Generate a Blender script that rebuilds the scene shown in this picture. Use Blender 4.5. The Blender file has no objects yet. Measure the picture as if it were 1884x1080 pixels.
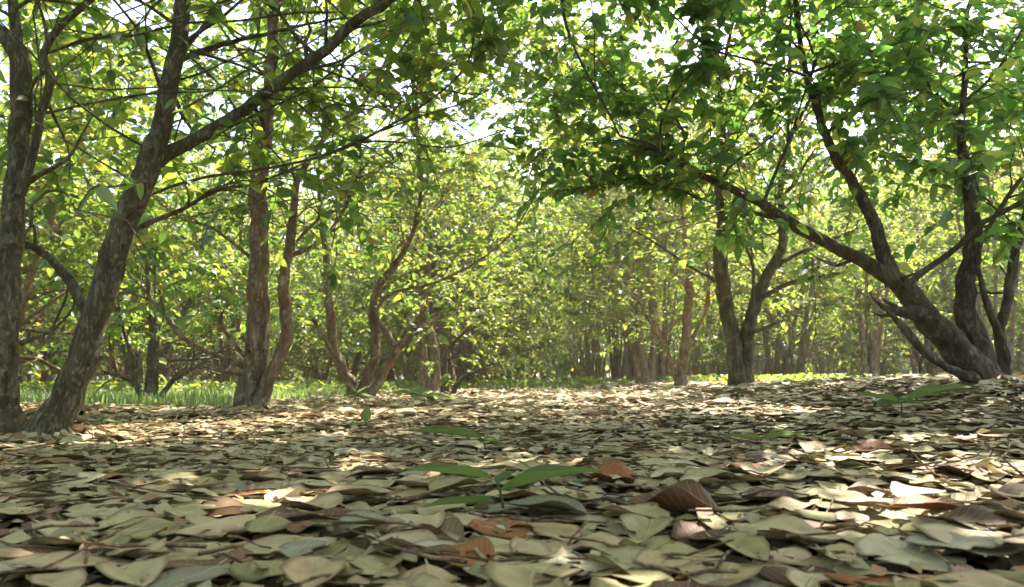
import bpy, math, random
import numpy as np
from mathutils import Vector
R = math.radians
C = bpy.context.scene.collection
scene = bpy.context.scene

# ------------------------------------------------------------------ camera, sky, sun, exposure
EYE = 0.20
F = 1450.0                      # focal length in pixels of a 1884 x 1080 frame
PITCH = R(6.0)
cam_d = bpy.data.cameras.new('camera'); cam = bpy.data.objects.new('camera', cam_d); C.objects.link(cam)
cam.location = (0, 0, EYE); cam.rotation_euler = (R(90) + PITCH, 0, 0)
cam_d.sensor_width = 36; cam_d.lens = 36 * F / 1884
cam_d.clip_start = 0.02; cam_d.clip_end = 600
cam_d.dof.use_dof = True; cam_d.dof.focus_distance = 1.9; cam_d.dof.aperture_fstop = 9.0
scene.camera = cam

SUN_EL, SUN_AZ = R(56), R(28)
S = np.array([math.cos(SUN_EL) * math.sin(SUN_AZ), math.cos(SUN_EL) * math.cos(SUN_AZ), math.sin(SUN_EL)])
world = bpy.data.worlds.new('World'); scene.world = world; world.use_nodes = True
wn = world.node_tree; bg = wn.nodes['Background']
sky = wn.nodes.new('ShaderNodeTexSky'); sky.sky_type = 'NISHITA'; sky.sun_disc = False
sky.sun_elevation = SUN_EL; sky.sun_rotation = SUN_AZ
sky.air_density = 1.0; sky.dust_density = 3.0; sky.ozone_density = 0.6
wn.links.new(sky.outputs[0], bg.inputs[0]); bg.inputs[1].default_value = 0.15
sun_d = bpy.data.lights.new('sun', 'SUN'); sun = bpy.data.objects.new('sun', sun_d); C.objects.link(sun)
sun_d.energy = 4.4; sun_d.angle = R(0.5); sun_d.color = (1, .94, .84)
sun.rotation_euler = Vector(S).to_track_quat('Z', 'Y').to_euler(); sun.location = (6, 10, 20)
vs = scene.view_settings
vs.view_transform = 'Standard'; vs.look = 'None'; vs.gamma = 1; vs.exposure = 2.0
cy = scene.cycles
cy.max_bounces = 8; cy.diffuse_bounces = 6; cy.glossy_bounces = 2; cy.transmission_bounces = 4
cy.use_denoising = True; cy.sample_clamp_indirect = 6.0
cy.caustics_reflective = False; cy.caustics_refractive = False

# ------------------------------------------------------------------ helpers
rs = np.random.RandomState(7)
cP, sP = math.cos(PITCH), math.sin(PITCH)
def sm(a, b, x):
    t = np.clip((np.asarray(x, float) - a) / (b - a), 0, 1); return t * t * (3 - 2 * t)
def ground_z(x, y):
    x = np.asarray(x, float); y = np.asarray(y, float)
    rise = 0.175 * sm(0.2, 2.2, x) * (1 - .45 * sm(4.2, 8, y)) * (1 - .3 * sm(10, 30, y))
    bump = .010 * np.sin(2.3 * x + 1.1 * y) * np.sin(1.7 * y - x) + .005 * np.sin(6.1 * x + .7) * np.sin(5.3 * y + 2 * x)
    bump = bump * sm(0.3, 1.2, np.hypot(x, y)) * (1 - sm(20, 60, np.hypot(x, y)))
    return rise + bump
def ray(px, py):
    dx, dy = (px - 942) / F, (540 - py) / F
    return np.array([dx, cP - dy * sP, sP + dy * cP])
def pix(px, py, Y):                       # the point seen at a pixel, at distance Y ahead
    d = ray(px, py); return np.array([0, 0, EYE]) + d * (Y / d[1])
def pixg(px, py):                         # the point of the ground seen at a pixel
    d = ray(px, py); t = 0.3
    for k in range(4000):
        p = np.array([0, 0, EYE]) + d * t
        if p[2] <= ground_z(p[0], p[1]): break
        t += .004 + t * .002
    return p
def to_pix(P):
    x, y, z = P[:, 0], P[:, 1], P[:, 2] - EYE
    zc = y * cP + z * sP; yc = -y * sP + z * cP
    zz = np.where(zc > .05, zc, .05)
    return 942 + F * x / zz, 540 - F * yc / zz, zc
def unit(v): v = np.asarray(v, float); return v / (np.linalg.norm(v, axis=-1, keepdims=True) + 1e-9)

def mesh_obj(name, V, faces_list, mat, parent=None, UV=None, smooth=True, loc=None):
    """faces_list: list of int arrays (n,3) or (n,4)"""
    me = bpy.data.meshes.new(name)
    V = np.asarray(V, np.float32)
    if loc is not None: V = V - np.asarray(loc, np.float32)
    loops, starts, tot = [], [], 0
    for fa in faces_list:
        fa = np.asarray(fa, np.int32)
        if fa.size == 0: continue
        n, k = fa.shape
        loops.append(fa.ravel()); starts.append(tot + np.arange(n, dtype=np.int32) * k); tot += n * k
    loops = np.concatenate(loops); starts = np.concatenate(starts)
    me.vertices.add(len(V)); me.vertices.foreach_set('co', V.ravel())
    me.loops.add(len(loops)); me.loops.foreach_set('vertex_index', loops)
    me.polygons.add(len(starts)); me.polygons.foreach_set('loop_start', starts)
    if smooth: me.polygons.foreach_set('use_smooth', np.ones(len(starts), bool))
    if UV is not None:
        uvl = me.uv_layers.new(name='UVMap'); uvl.data.foreach_set('uv', np.asarray(UV, np.float32)[loops].ravel())
    me.update(calc_edges=True); me.validate()
    me.materials.append(mat)
    o = bpy.data.objects.new(name, me); C.objects.link(o)
    if loc is not None and parent is None: o.location = loc
    if parent is not None: o.parent = parent
    return o
def empty(name, loc):
    o = bpy.data.objects.new(name, None); C.objects.link(o); o.location = loc; o.empty_display_size = .1; return o
def tag(o, label, cat, group=None, kind=None):
    if label: o['label'] = label
    if cat: o['category'] = cat
    if group: o['group'] = group
    if kind: o['kind'] = kind
    return o

# ------------------------------------------------------------------ materials
def newmat(name):
    m = bpy.data.materials.new(name); m.use_nodes = True; m.node_tree.nodes.clear()
    return m, m.node_tree.nodes, m.node_tree.links
def ramp(N, stops):
    r = N.new('ShaderNodeValToRGB'); e = r.color_ramp.elements
    e[0].position, e[0].color = stops[0][0], (*stops[0][1], 1)
    e[1].position, e[1].color = stops[-1][0], (*stops[-1][1], 1)
    for p, c in stops[1:-1]:
        q = e.new(p); q.color = (*c, 1)
    return r
def foliage_mat(name, stops, trans, tmix=.5, gloss=.06, rough=.45):
    """leaf with light coming through it; one random tint per leaf"""
    m, N, L = newmat(name)
    g = N.new('ShaderNodeNewGeometry'); oi = N.new('ShaderNodeObjectInfo')
    ad = N.new('ShaderNodeMath'); ad.operation = 'MULTIPLY_ADD'; ad.inputs[1].default_value = .10; 
    L.new(oi.outputs['Random'], ad.inputs[0]); L.new(g.outputs['Random Per Island'], ad.inputs[2])
    fr = N.new('ShaderNodeMath'); fr.operation = 'FRACT'; L.new(ad.outputs[0], fr.inputs[0])
    r1 = ramp(N, stops); r2 = ramp(N, trans)
    L.new(fr.outputs[0], r1.inputs[0]); L.new(fr.outputs[0], r2.inputs[0])
    # midrib and side veins
    uv = N.new('ShaderNodeUVMap'); sx = N.new('ShaderNodeSeparateXYZ'); L.new(uv.outputs[0], sx.inputs[0])
    a = N.new('ShaderNodeMath'); a.operation = 'SUBTRACT'; a.inputs[1].default_value = .5; L.new(sx.outputs[0], a.inputs[0])
    b = N.new('ShaderNodeMath'); b.operation = 'ABSOLUTE'; L.new(a.outputs[0], b.inputs[0])
    c = N.new('ShaderNodeMath'); c.operation = 'LESS_THAN'; c.inputs[1].default_value = .03; L.new(b.outputs[0], c.inputs[0])
    mv = N.new('ShaderNodeMix'); mv.data_type = 'RGBA'; mv.blend_type = 'MIX'
    mm = N.new('ShaderNodeMath'); mm.operation = 'MULTIPLY'; mm.inputs[1].default_value = .35; L.new(c.outputs[0], mm.inputs[0])
    L.new(mm.outputs[0], mv.inputs[0]); L.new(r1.outputs[0], mv.inputs[6]); mv.inputs[7].default_value = (.22, .26, .10, 1)
    d = N.new('ShaderNodeBsdfDiffuse'); t = N.new('ShaderNodeBsdfTranslucent'); gl = N.new('ShaderNodeBsdfGlossy')
    L.new(mv.outputs[2], d.inputs[0]); L.new(r2.outputs[0], t.inputs[0]); gl.inputs['Roughness'].default_value = rough
    m1 = N.new('ShaderNodeMixShader'); m1.inputs[0].default_value = tmix
    L.new(d.outputs[0], m1.inputs[1]); L.new(t.outputs[0], m1.inputs[2])
    m2 = N.new('ShaderNodeMixShader'); m2.inputs[0].default_value = gloss
    L.new(m1.outputs[0], m2.inputs[1]); L.new(gl.outputs[0], m2.inputs[2])
    out = N.new('ShaderNodeOutputMaterial'); L.new(m2.outputs[0], out.inputs[0])
    return m
M = {}
M['leaf_dark'] = foliage_mat('deep_green_leaves',
    [(0, (.040, .088, .030)), (.5, (.065, .130, .040)), (.85, (.09, .16, .045)), (.975, (.13, .16, .05)), (1, (.22, .14, .04))],
    [(0, (.13, .32, .05)), (.5, (.24, .46, .065)), (.85, (.38, .56, .08)), (.975, (.58, .62, .10)), (1, (.5, .32, .06))], .60)
M['leaf_mid'] = foliage_mat('fresh_green_leaves',
    [(0, (.035, .080, .024)), (.5, (.06, .125, .032)), (.9, (.10, .165, .045)), (1, (.20, .17, .05))],
    [(0, (.15, .32, .04)), (.5, (.33, .50, .055)), (.9, (.53, .63, .075)), (1, (.66, .50, .08))], .52)
M['leaf_far'] = foliage_mat('yellow_green_leaves',
    [(0, (.050, .082, .020)), (.5, (.09, .13, .030)), (.9, (.14, .175, .04)), (1, (.22, .18, .05))],
    [(0, (.24, .36, .05)), (.5, (.42, .53, .07)), (.9, (.60, .65, .10)), (1, (.68, .50, .09))], .5)
M['seedling'] = foliage_mat('seedling_leaves',
    [(0, (.08, .13, .04)), (1, (.13, .17, .06))], [(0, (.20, .32, .07)), (1, (.30, .40, .10))], .45, .02, .6)
M['grass'] = foliage_mat('grass_blades',
    [(0, (.05, .11, .025)), (.6, (.09, .16, .04)), (.8, (.2, .21, .09)), (1, (.32, .28, .15))], [(0, (.2, .42, .06)), (.6, (.34, .52, .09)), (.8, (.45, .48, .18)), (1, (.5, .45, .25))], .5)
M['weed'] = foliage_mat('weed_leaves',
    [(0, (.06, .14, .02)), (.7, (.12, .20, .03)), (1, (.2, .22, .05))], [(0, (.35, .55, .04)), (.7, (.6, .7, .06)), (1, (.7, .65, .1))], .5)

def bark_mat(name, c0, c1, c2, scale=14, red=None):
    m, N, L = newmat(name)
    tc = N.new('ShaderNodeTexCoord'); mp = N.new('ShaderNodeMapping'); mp.inputs['Scale'].default_value = (1, 1, .35)
    L.new(tc.outputs['Object'], mp.inputs[0])
    n = N.new('ShaderNodeTexNoise'); n.inputs['Scale'].default_value = scale * 1.6; n.inputs['Detail'].default_value = 10; n.inputs['Roughness'].default_value = .72
    L.new(mp.outputs[0], n.inputs[0])
    r = ramp(N, [(.36, c0), (.50, c1), (.62, c2)]); L.new(n.outputs[0], r.inputs[0])
    n2 = N.new('ShaderNodeTexNoise'); n2.inputs['Scale'].default_value = 3.2; n2.inputs['Detail'].default_value = 4; L.new(tc.outputs['Object'], n2.inputs[0])
    r2 = ramp(N, [(.45, (0, 0, 0)), (.62, (1, 1, 1))]); L.new(n2.outputs[0], r2.inputs[0])
    mx = N.new('ShaderNodeMix'); mx.data_type = 'RGBA'; L.new(r.outputs[0], mx.inputs[6])
    mx.inputs[7].default_value = (*(red or (c1[0] * 1.4, c1[1] * 1.5, c1[2] * 1.4)), 1)
    f = N.new('ShaderNodeMath'); f.operation = 'MULTIPLY'; f.inputs[1].default_value = .6; L.new(r2.outputs[0], f.inputs[0]); L.new(f.outputs[0], mx.inputs[0])
    # ring scars across the stem and lengthwise cracks
    w = N.new('ShaderNodeTexNoise'); w.inputs['Scale'].default_value = scale; w.inputs['Detail'].default_value = 5
    mp2 = N.new('ShaderNodeMapping'); mp2.inputs['Scale'].default_value = (.9, .9, 2.6); L.new(tc.outputs['Object'], mp2.inputs[0]); L.new(mp2.outputs[0], w.inputs[0])
    ds = N.new('ShaderNodeMix'); ds.data_type = 'RGBA'; ds.blend_type = 'ADD'; ds.inputs[0].default_value = .12
    mp3 = N.new('ShaderNodeMapping'); mp3.inputs['Scale'].default_value = (1, 1, .38); L.new(tc.outputs['Object'], mp3.inputs[0]); L.new(mp3.outputs[0], ds.inputs[6]); L.new(n.outputs[1], ds.inputs[7])
    vo = N.new('ShaderNodeTexVoronoi'); vo.feature = 'DISTANCE_TO_EDGE'; vo.inputs['Scale'].default_value = scale * 3.2; L.new(ds.outputs[2], vo.inputs[0])
    ck = N.new('ShaderNodeMapRange'); ck.inputs[1].default_value = .0; ck.inputs[2].default_value = .16; ck.inputs[3].default_value = .40; ck.inputs[4].default_value = 1; L.new(vo.outputs['Distance'], ck.inputs[0])
    cm = N.new('ShaderNodeMix'); cm.data_type = 'RGBA'; cm.blend_type = 'MULTIPLY'; cm.inputs[0].default_value = .38; L.new(mx.outputs[2], cm.inputs[6]); L.new(ck.outputs[0], cm.inputs[7]); mx = cm
    lc = N.new('ShaderNodeTexNoise'); lc.inputs['Scale'].default_value = 19; lc.inputs['Detail'].default_value = 6; L.new(tc.outputs['Object'], lc.inputs[0])
    lr = ramp(N, [(.60, (0, 0, 0)), (.66, (.65, .65, .65))]); L.new(lc.outputs[0], lr.inputs[0])
    lm = N.new('ShaderNodeMix'); lm.data_type = 'RGBA'; L.new(lr.outputs[0], lm.inputs[0]); L.new(mx.outputs[2], lm.inputs[6]); lm.inputs[7].default_value = (c2[0] * 1.15, c2[1] * 1.25, c2[2] * 1.1, 1); mx = lm
    n0 = n; n = N.new('ShaderNodeMath'); n.operation = 'ADD'; L.new(n0.outputs[0], n.inputs[0]); L.new(ck.outputs[0], n.inputs[1])
    am = N.new('ShaderNodeMath'); am.operation = 'ADD'; L.new(n.outputs[0], am.inputs[0]); L.new(w.outputs[0], am.inputs[1])
    bp = N.new('ShaderNodeBump'); bp.inputs['Strength'].default_value = .85; bp.inputs['Distance'].default_value = .008; L.new(am.outputs[0], bp.inputs['Height'])
    p = N.new('ShaderNodeBsdfPrincipled'); p.inputs['Roughness'].default_value = .85; p.inputs['Specular IOR Level'].default_value = .2
    L.new(mx.outputs[2], p.inputs['Base Color']); L.new(bp.outputs[0], p.inputs['Normal'])
    o = N.new('ShaderNodeOutputMaterial'); L.new(p.outputs[0], o.inputs[0]); return m
M['bark_grey'] = bark_mat('grey_brown_bark', (.085, .066, .040), (.175, .138, .082), (.28, .235, .155), red=(.20, .155, .08))
M['bark_red'] = bark_mat('reddish_brown_bark', (.11, .075, .05), (.27, .19, .125), (.42, .34, .25), red=(.36, .215, .125))
M['bark_tan'] = bark_mat('tan_bark', (.14, .085, .05), (.32, .215, .125), (.46, .35, .23), red=(.44, .25, .13))
M['bark_dark'] = bark_mat('dark_bark', (.06, .045, .028), (.135, .10, .062), (.23, .18, .115), red=(.17, .12, .062))

def litter_mat(name, stops, stuff=False):
    m, N, L = newmat(name)
    g = N.new('ShaderNodeNewGeometry'); oi = N.new('ShaderNodeObjectInfo')
    NS = 14 if stuff else 2.2
    src = g.outputs['Random Per Island'] if stuff else oi.outputs['Random']
    r = ramp(N, stops); L.new(src, r.inputs[0])
    tc = N.new('ShaderNodeTexCoord')
    n = N.new('ShaderNodeTexNoise'); n.inputs['Scale'].default_value = NS; n.inputs['Detail'].default_value = 4; L.new(tc.outputs['Object'], n.inputs[0])
    rr = ramp(N, [(.30, (.62, .52, .42)), (.52, (1, 1, 1)), (.75, (1.08, 1.06, .96))]); L.new(n.outputs[0], rr.inputs[0])
    mx = N.new('ShaderNodeMix'); mx.data_type = 'RGBA'; mx.blend_type = 'MULTIPLY'; mx.inputs[0].default_value = .8
    L.new(r.outputs[0], mx.inputs[6]); L.new(rr.outputs[0], mx.inputs[7])
    # small dark spots
    v = N.new('ShaderNodeTexNoise'); v.inputs['Scale'].default_value = 70 if stuff else 9; v.inputs['Detail'].default_value = 2; L.new(tc.outputs['Object'], v.inputs[0])
    rv = ramp(N, [(.70, (0, 0, 0)), (.74, (1, 1, 1))]); L.new(v.outputs[0], rv.inputs[0])
    ms = N.new('ShaderNodeMix'); ms.data_type = 'RGBA'; ms.inputs[7].default_value = (.07, .045, .025, 1)
    f0 = N.new('ShaderNodeMath'); f0.operation = 'MULTIPLY'; f0.inputs[1].default_value = .7; L.new(rv.outputs[0], f0.inputs[0]); L.new(f0.outputs[0], ms.inputs[0]); L.new(mx.outputs[2], ms.inputs[6])
    # veins: midrib plus slanted side veins from the leaf's own UVs
    uv = N.new('ShaderNodeUVMap'); sx = N.new('ShaderNodeSeparateXYZ'); L.new(uv.outputs[0], sx.inputs[0])
    a = N.new('ShaderNodeMath'); a.operation = 'SUBTRACT'; a.inputs[1].default_value = .5; L.new(sx.outputs[0], a.inputs[0])
    b = N.new('ShaderNodeMath'); b.operation = 'ABSOLUTE'; L.new(a.outputs[0], b.inputs[0])
    mid = N.new('ShaderNodeMapRange'); mid.inputs[1].default_value = .0; mid.inputs[2].default_value = .035; mid.inputs[3].default_value = 1; mid.inputs[4].default_value = 0; L.new(b.outputs[0], mid.inputs[0])
    q = N.new('ShaderNodeMath'); q.operation = 'MULTIPLY_ADD'; q.inputs[1].default_value = -.45; L.new(b.outputs[0], q.inputs[0]); L.new(sx.outputs[1], q.inputs[2])
    q2 = N.new('ShaderNodeMath'); q2.operation = 'MULTIPLY'; q2.inputs[1].default_value = 11 * 6.283; L.new(q.outputs[0], q2.inputs[0])
    q3 = N.new('ShaderNodeMath'); q3.operation = 'SINE'; L.new(q2.outputs[0], q3.inputs[0])
    sv = N.new('ShaderNodeMapRange'); sv.inputs[1].default_value = .88; sv.inputs[2].default_value = 1; L.new(q3.outputs[0], sv.inputs[0])
    mxx = N.new('ShaderNodeMath'); mxx.operation = 'MAXIMUM'; L.new(mid.outputs[0], mxx.inputs[0])
    svh = N.new('ShaderNodeMath'); svh.operation = 'MULTIPLY'; svh.inputs[1].default_value = .5; L.new(sv.outputs[0], svh.inputs[0]); L.new(svh.outputs[0], mxx.inputs[1])
    mv = N.new('ShaderNodeMix'); mv.data_type = 'RGBA'; mv.inputs[7].default_value = (.62, .53, .34, 1)
    f1 = N.new('ShaderNodeMath'); f1.operation = 'MULTIPLY'; f1.inputs[1].default_value = .6; L.new(mxx.outputs[0], f1.inputs[0]); L.new(f1.outputs[0], mv.inputs[0]); L.new(ms.outputs[2], mv.inputs[6])
    # dried darker margin
    eg = N.new('ShaderNodeMath'); eg.operation = 'MULTIPLY_ADD'; eg.inputs[1].default_value = .22; L.new(n.outputs[0], eg.inputs[0]); L.new(b.outputs[0], eg.inputs[2])
    er = N.new('ShaderNodeMapRange'); er.inputs[1].default_value = .50; er.inputs[2].default_value = .60; er.inputs[4].default_value = .6; L.new(eg.outputs[0], er.inputs[0])
    me_ = N.new('ShaderNodeMix'); me_.data_type = 'RGBA'; me_.inputs[7].default_value = (.15, .09, .045, 1); L.new(er.outputs[0], me_.inputs[0]); L.new(mv.outputs[2], me_.inputs[6]); mv = me_
    bp = N.new('ShaderNodeBump'); bp.inputs['Strength'].default_value = .6; bp.inputs['Distance'].default_value = .002
    hh = N.new('ShaderNodeMath'); hh.operation = 'ADD'; L.new(mxx.outputs[0], hh.inputs[0]); L.new(n.outputs[0], hh.inputs[1]); L.new(hh.outputs[0], bp.inputs['Height'])
    p = N.new('ShaderNodeBsdfPrincipled'); p.inputs['Roughness'].default_value = .55; p.inputs['Specular IOR Level'].default_value = .35
    L.new(mv.outputs[2], p.inputs['Base Color']); L.new(bp.outputs[0], p.inputs['Normal'])
    t = N.new('ShaderNodeBsdfTranslucent'); L.new(mv.outputs[2], t.inputs[0])
    m1 = N.new('ShaderNodeMixShader'); m1.inputs[0].default_value = .15; L.new(p.outputs[0], m1.inputs[1]); L.new(t.outputs[0], m1.inputs[2])
    o = N.new('ShaderNodeOutputMaterial'); L.new(m1.outputs[0], o.inputs[0]); return m
KHAKI = [(0, (0.422, 0.345, 0.160)), (.5, (0.494, 0.395, 0.198)), (1, (0.546, 0.440, 0.254))]
OLIVE = [(0, (0.268, 0.240, 0.094)), (.5, (0.340, 0.300, 0.123)), (1, (0.391, 0.340, 0.151))]
GREYG = [(0, (0.258, 0.250, 0.160)), (1, (0.360, 0.340, 0.231))]
TAN = [(0, (0.484, 0.340, 0.170)), (1, (0.597, 0.450, 0.265))]
BROWN = [(0, (0.103, 0.045, 0.021)), (1, (0.196, 0.090, 0.043))]
ORANGE = [(0, (0.350, 0.120, 0.033)), (1, (0.464, 0.180, 0.047))]
PALE = [(0, (0.577, 0.510, 0.321)), (1, (0.659, 0.580, 0.406))]
for k, s in dict(khaki=KHAKI, olive=OLIVE, grey=GREYG, tan=TAN, brown=BROWN, orange=ORANGE, pale=PALE).items():
    M[k] = litter_mat(k + '_dry_leaf', s)
M['litter'] = litter_mat('mixed_dry_leaves',
    [(0, (0.268, 0.240, 0.094)), (.14, (0.464, 0.377, 0.179)), (.30, (0.330, 0.296, 0.160)), (.46, (0.556, 0.449, 0.245)), (.60, (0.391, 0.326, 0.151)),
     (.70, (0.587, 0.469, 0.283)), (.80, (0.330, 0.204, 0.103)), (.88, (0.154, 0.082, 0.038)), (.94, (0.391, 0.194, 0.076)), (1, (0.639, 0.551, 0.377))], stuff=True)

def soil_mat():
    m, N, L = newmat('dark_leafy_soil')
    tc = N.new('ShaderNodeTexCoord')
    n = N.new('ShaderNodeTexNoise'); n.inputs['Scale'].default_value = 9; n.inputs['Detail'].default_value = 10; n.inputs['Roughness'].default_value = .7; L.new(tc.outputs['Object'], n.inputs[0])
    r = ramp(N, [(.3, (.022, .018, .011)), (.5, (.055, .045, .028)), (.62, (.10, .085, .05)), (.75, (.16, .14, .09))]); L.new(n.outputs[0], r.inputs[0])
    n2 = N.new('ShaderNodeTexNoise'); n2.inputs['Scale'].default_value = .6; n2.inputs['Detail'].default_value = 5; L.new(tc.outputs['Object'], n2.inputs[0])
    r2 = ramp(N, [(.46, (0, 0, 0)), (.58, (.7, .7, .7))]); L.new(n2.outputs[0], r2.inputs[0])
    mx = N.new('ShaderNodeMix'); mx.data_type = 'RGBA'; L.new(r2.outputs[0], mx.inputs[0]); L.new(r.outputs[0], mx.inputs[6]); mx.inputs[7].default_value = (.07, .10, .03, 1)
    bp = N.new('ShaderNodeBump'); bp.inputs['Distance'].default_value = .02; L.new(n.outputs[0], bp.inputs['Height'])
    p = N.new('ShaderNodeBsdfPrincipled'); p.inputs['Roughness'].default_value = .95; L.new(mx.outputs[2], p.inputs['Base Color']); L.new(bp.outputs[0], p.inputs['Normal'])
    o = N.new('ShaderNodeOutputMaterial'); L.new(p.outputs[0], o.inputs[0]); return m
M['soil'] = soil_mat()

# ------------------------------------------------------------------ ground
ax = np.concatenate([[-120, -80, -50, -35, -22, -15], np.arange(-10, 10.01, .12), [15, 22, 35, 50, 80, 120]])
ay = np.concatenate([[-30, -18, -12, -6], np.arange(-3, 15.01, .12), [18, 22, 28, 36, 48, 65, 90, 120]])
GX, GY = np.meshgrid(ax, ay); nx, ny = len(ax), len(ay)
V = np.stack([GX.ravel(), GY.ravel(), ground_z(GX.ravel(), GY.ravel()) - .012], 1)
i = (np.arange(ny - 1)[:, None] * nx + np.arange(nx - 1)[None]).ravel()
tag(mesh_obj('ground', V, [np.stack([i, i + 1, i + nx + 1, i + nx], 1)], M['soil']), None, None, kind='structure')

# ------------------------------------------------------------------ leaf geometry
def template(ns, cols, droop=.18, fold=.10, wave=0., seed=0, curl=0., tipcurl=0., stalk=False, wpow=.75, rag=0., bend=0.):
    """ovate leaf, length 1 along +X, half width 1 along Y; returns verts, quads, tris, uv"""
    r = np.random.RandomState(seed); V, UV = [], []
    us = np.linspace(0, 1, ns + 1)
    ph = r.rand(4) * 6.28
    edge = 1 + rag * r.randn(ns + 1, 2)
    if rag:
        for sd in range(2):
            if r.rand() < .45: edge[r.randint(2, ns - 1), sd] *= .55
    for iu, u in enumerate(us):
        w = (math.sin(math.pi * u ** wpow)) ** .8 if 0 < u < 1 else 0.0
        w = max(w, .015)
        for c in range(cols + 1):
            s = -1 + 2 * c / cols
            y = s * w * (edge[iu, 0 if s < 0 else 1]) + bend * math.sin(math.pi * u)
            z = -droop * u * u + fold * abs(s) * w + curl * (s * w) ** 2 + tipcurl * max(0, u - .6) ** 2 * 4
            z += wave * (math.sin(9 * u + ph[0] + 2 * s) * abs(s) + .6 * math.sin(5 * u + ph[1]) * s + .5 * math.sin(4.2 * u + ph[2])) * (w + .1)
            V.append((u, y, z)); UV.append((.5 + .5 * s, u))
    n = cols + 1; q = []
    for a in range(ns):
        for c in range(cols): q.append((a * n + c, a * n + c + 1, (a + 1) * n + c + 1, (a + 1) * n + c))
    return np.array(V), np.array(q), np.array(UV)
T_NEAR = [template(5, 2, .15 + .1 * k, .12, .03, k) for k in range(3)]
T_MID = [template(3, 2, .2, .10, .0, 1)]
T_FAR = [(np.array([(0, 0, 0), (.45, -1, .03), (1, 0, -.15), (.45, 1, .03)], float), np.array([(0, 1, 2, 3)]), np.array([(.5, 0), (0, .5), (.5, 1), (1, .5)], float))]
def leaves(P, A, Nn, Ln, Wd, temps, rng, zs=None):
    """a batch of leaves: position, axis, normal, length, half-width"""
    A = unit(A); B = unit(np.cross(Nn, A)); Nn = np.cross(A, B)
    Vs, Qs, Us, off = [], [], [], 0
    pick = rng.randint(0, len(temps), len(P))
    for k, (tv, tq, tu) in enumerate(temps):
        I = np.where(pick == k)[0]
        if len(I) == 0: continue
        zl = Ln[I] if zs is None else zs[I]
        v = (P[I][:, None] + A[I][:, None] * (tv[None, :, 0:1] * Ln[I][:, None, None]) + B[I][:, None] * (tv[None, :, 1:2] * Wd[I][:, None, None])
             + Nn[I][:, None] * (tv[None, :, 2:3] * zl[:, None, None]))
        m = len(tv)
        Vs.append(v.reshape(-1, 3)); Qs.append((tq[None] + (np.arange(len(I)) * m)[:, None, None] + off).reshape(-1, tq.shape[1])); Us.append(np.tile(tu, (len(I), 1)))
        off += m * len(I)
    return np.concatenate(Vs), np.concatenate(Qs), np.concatenate(Us)

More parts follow.
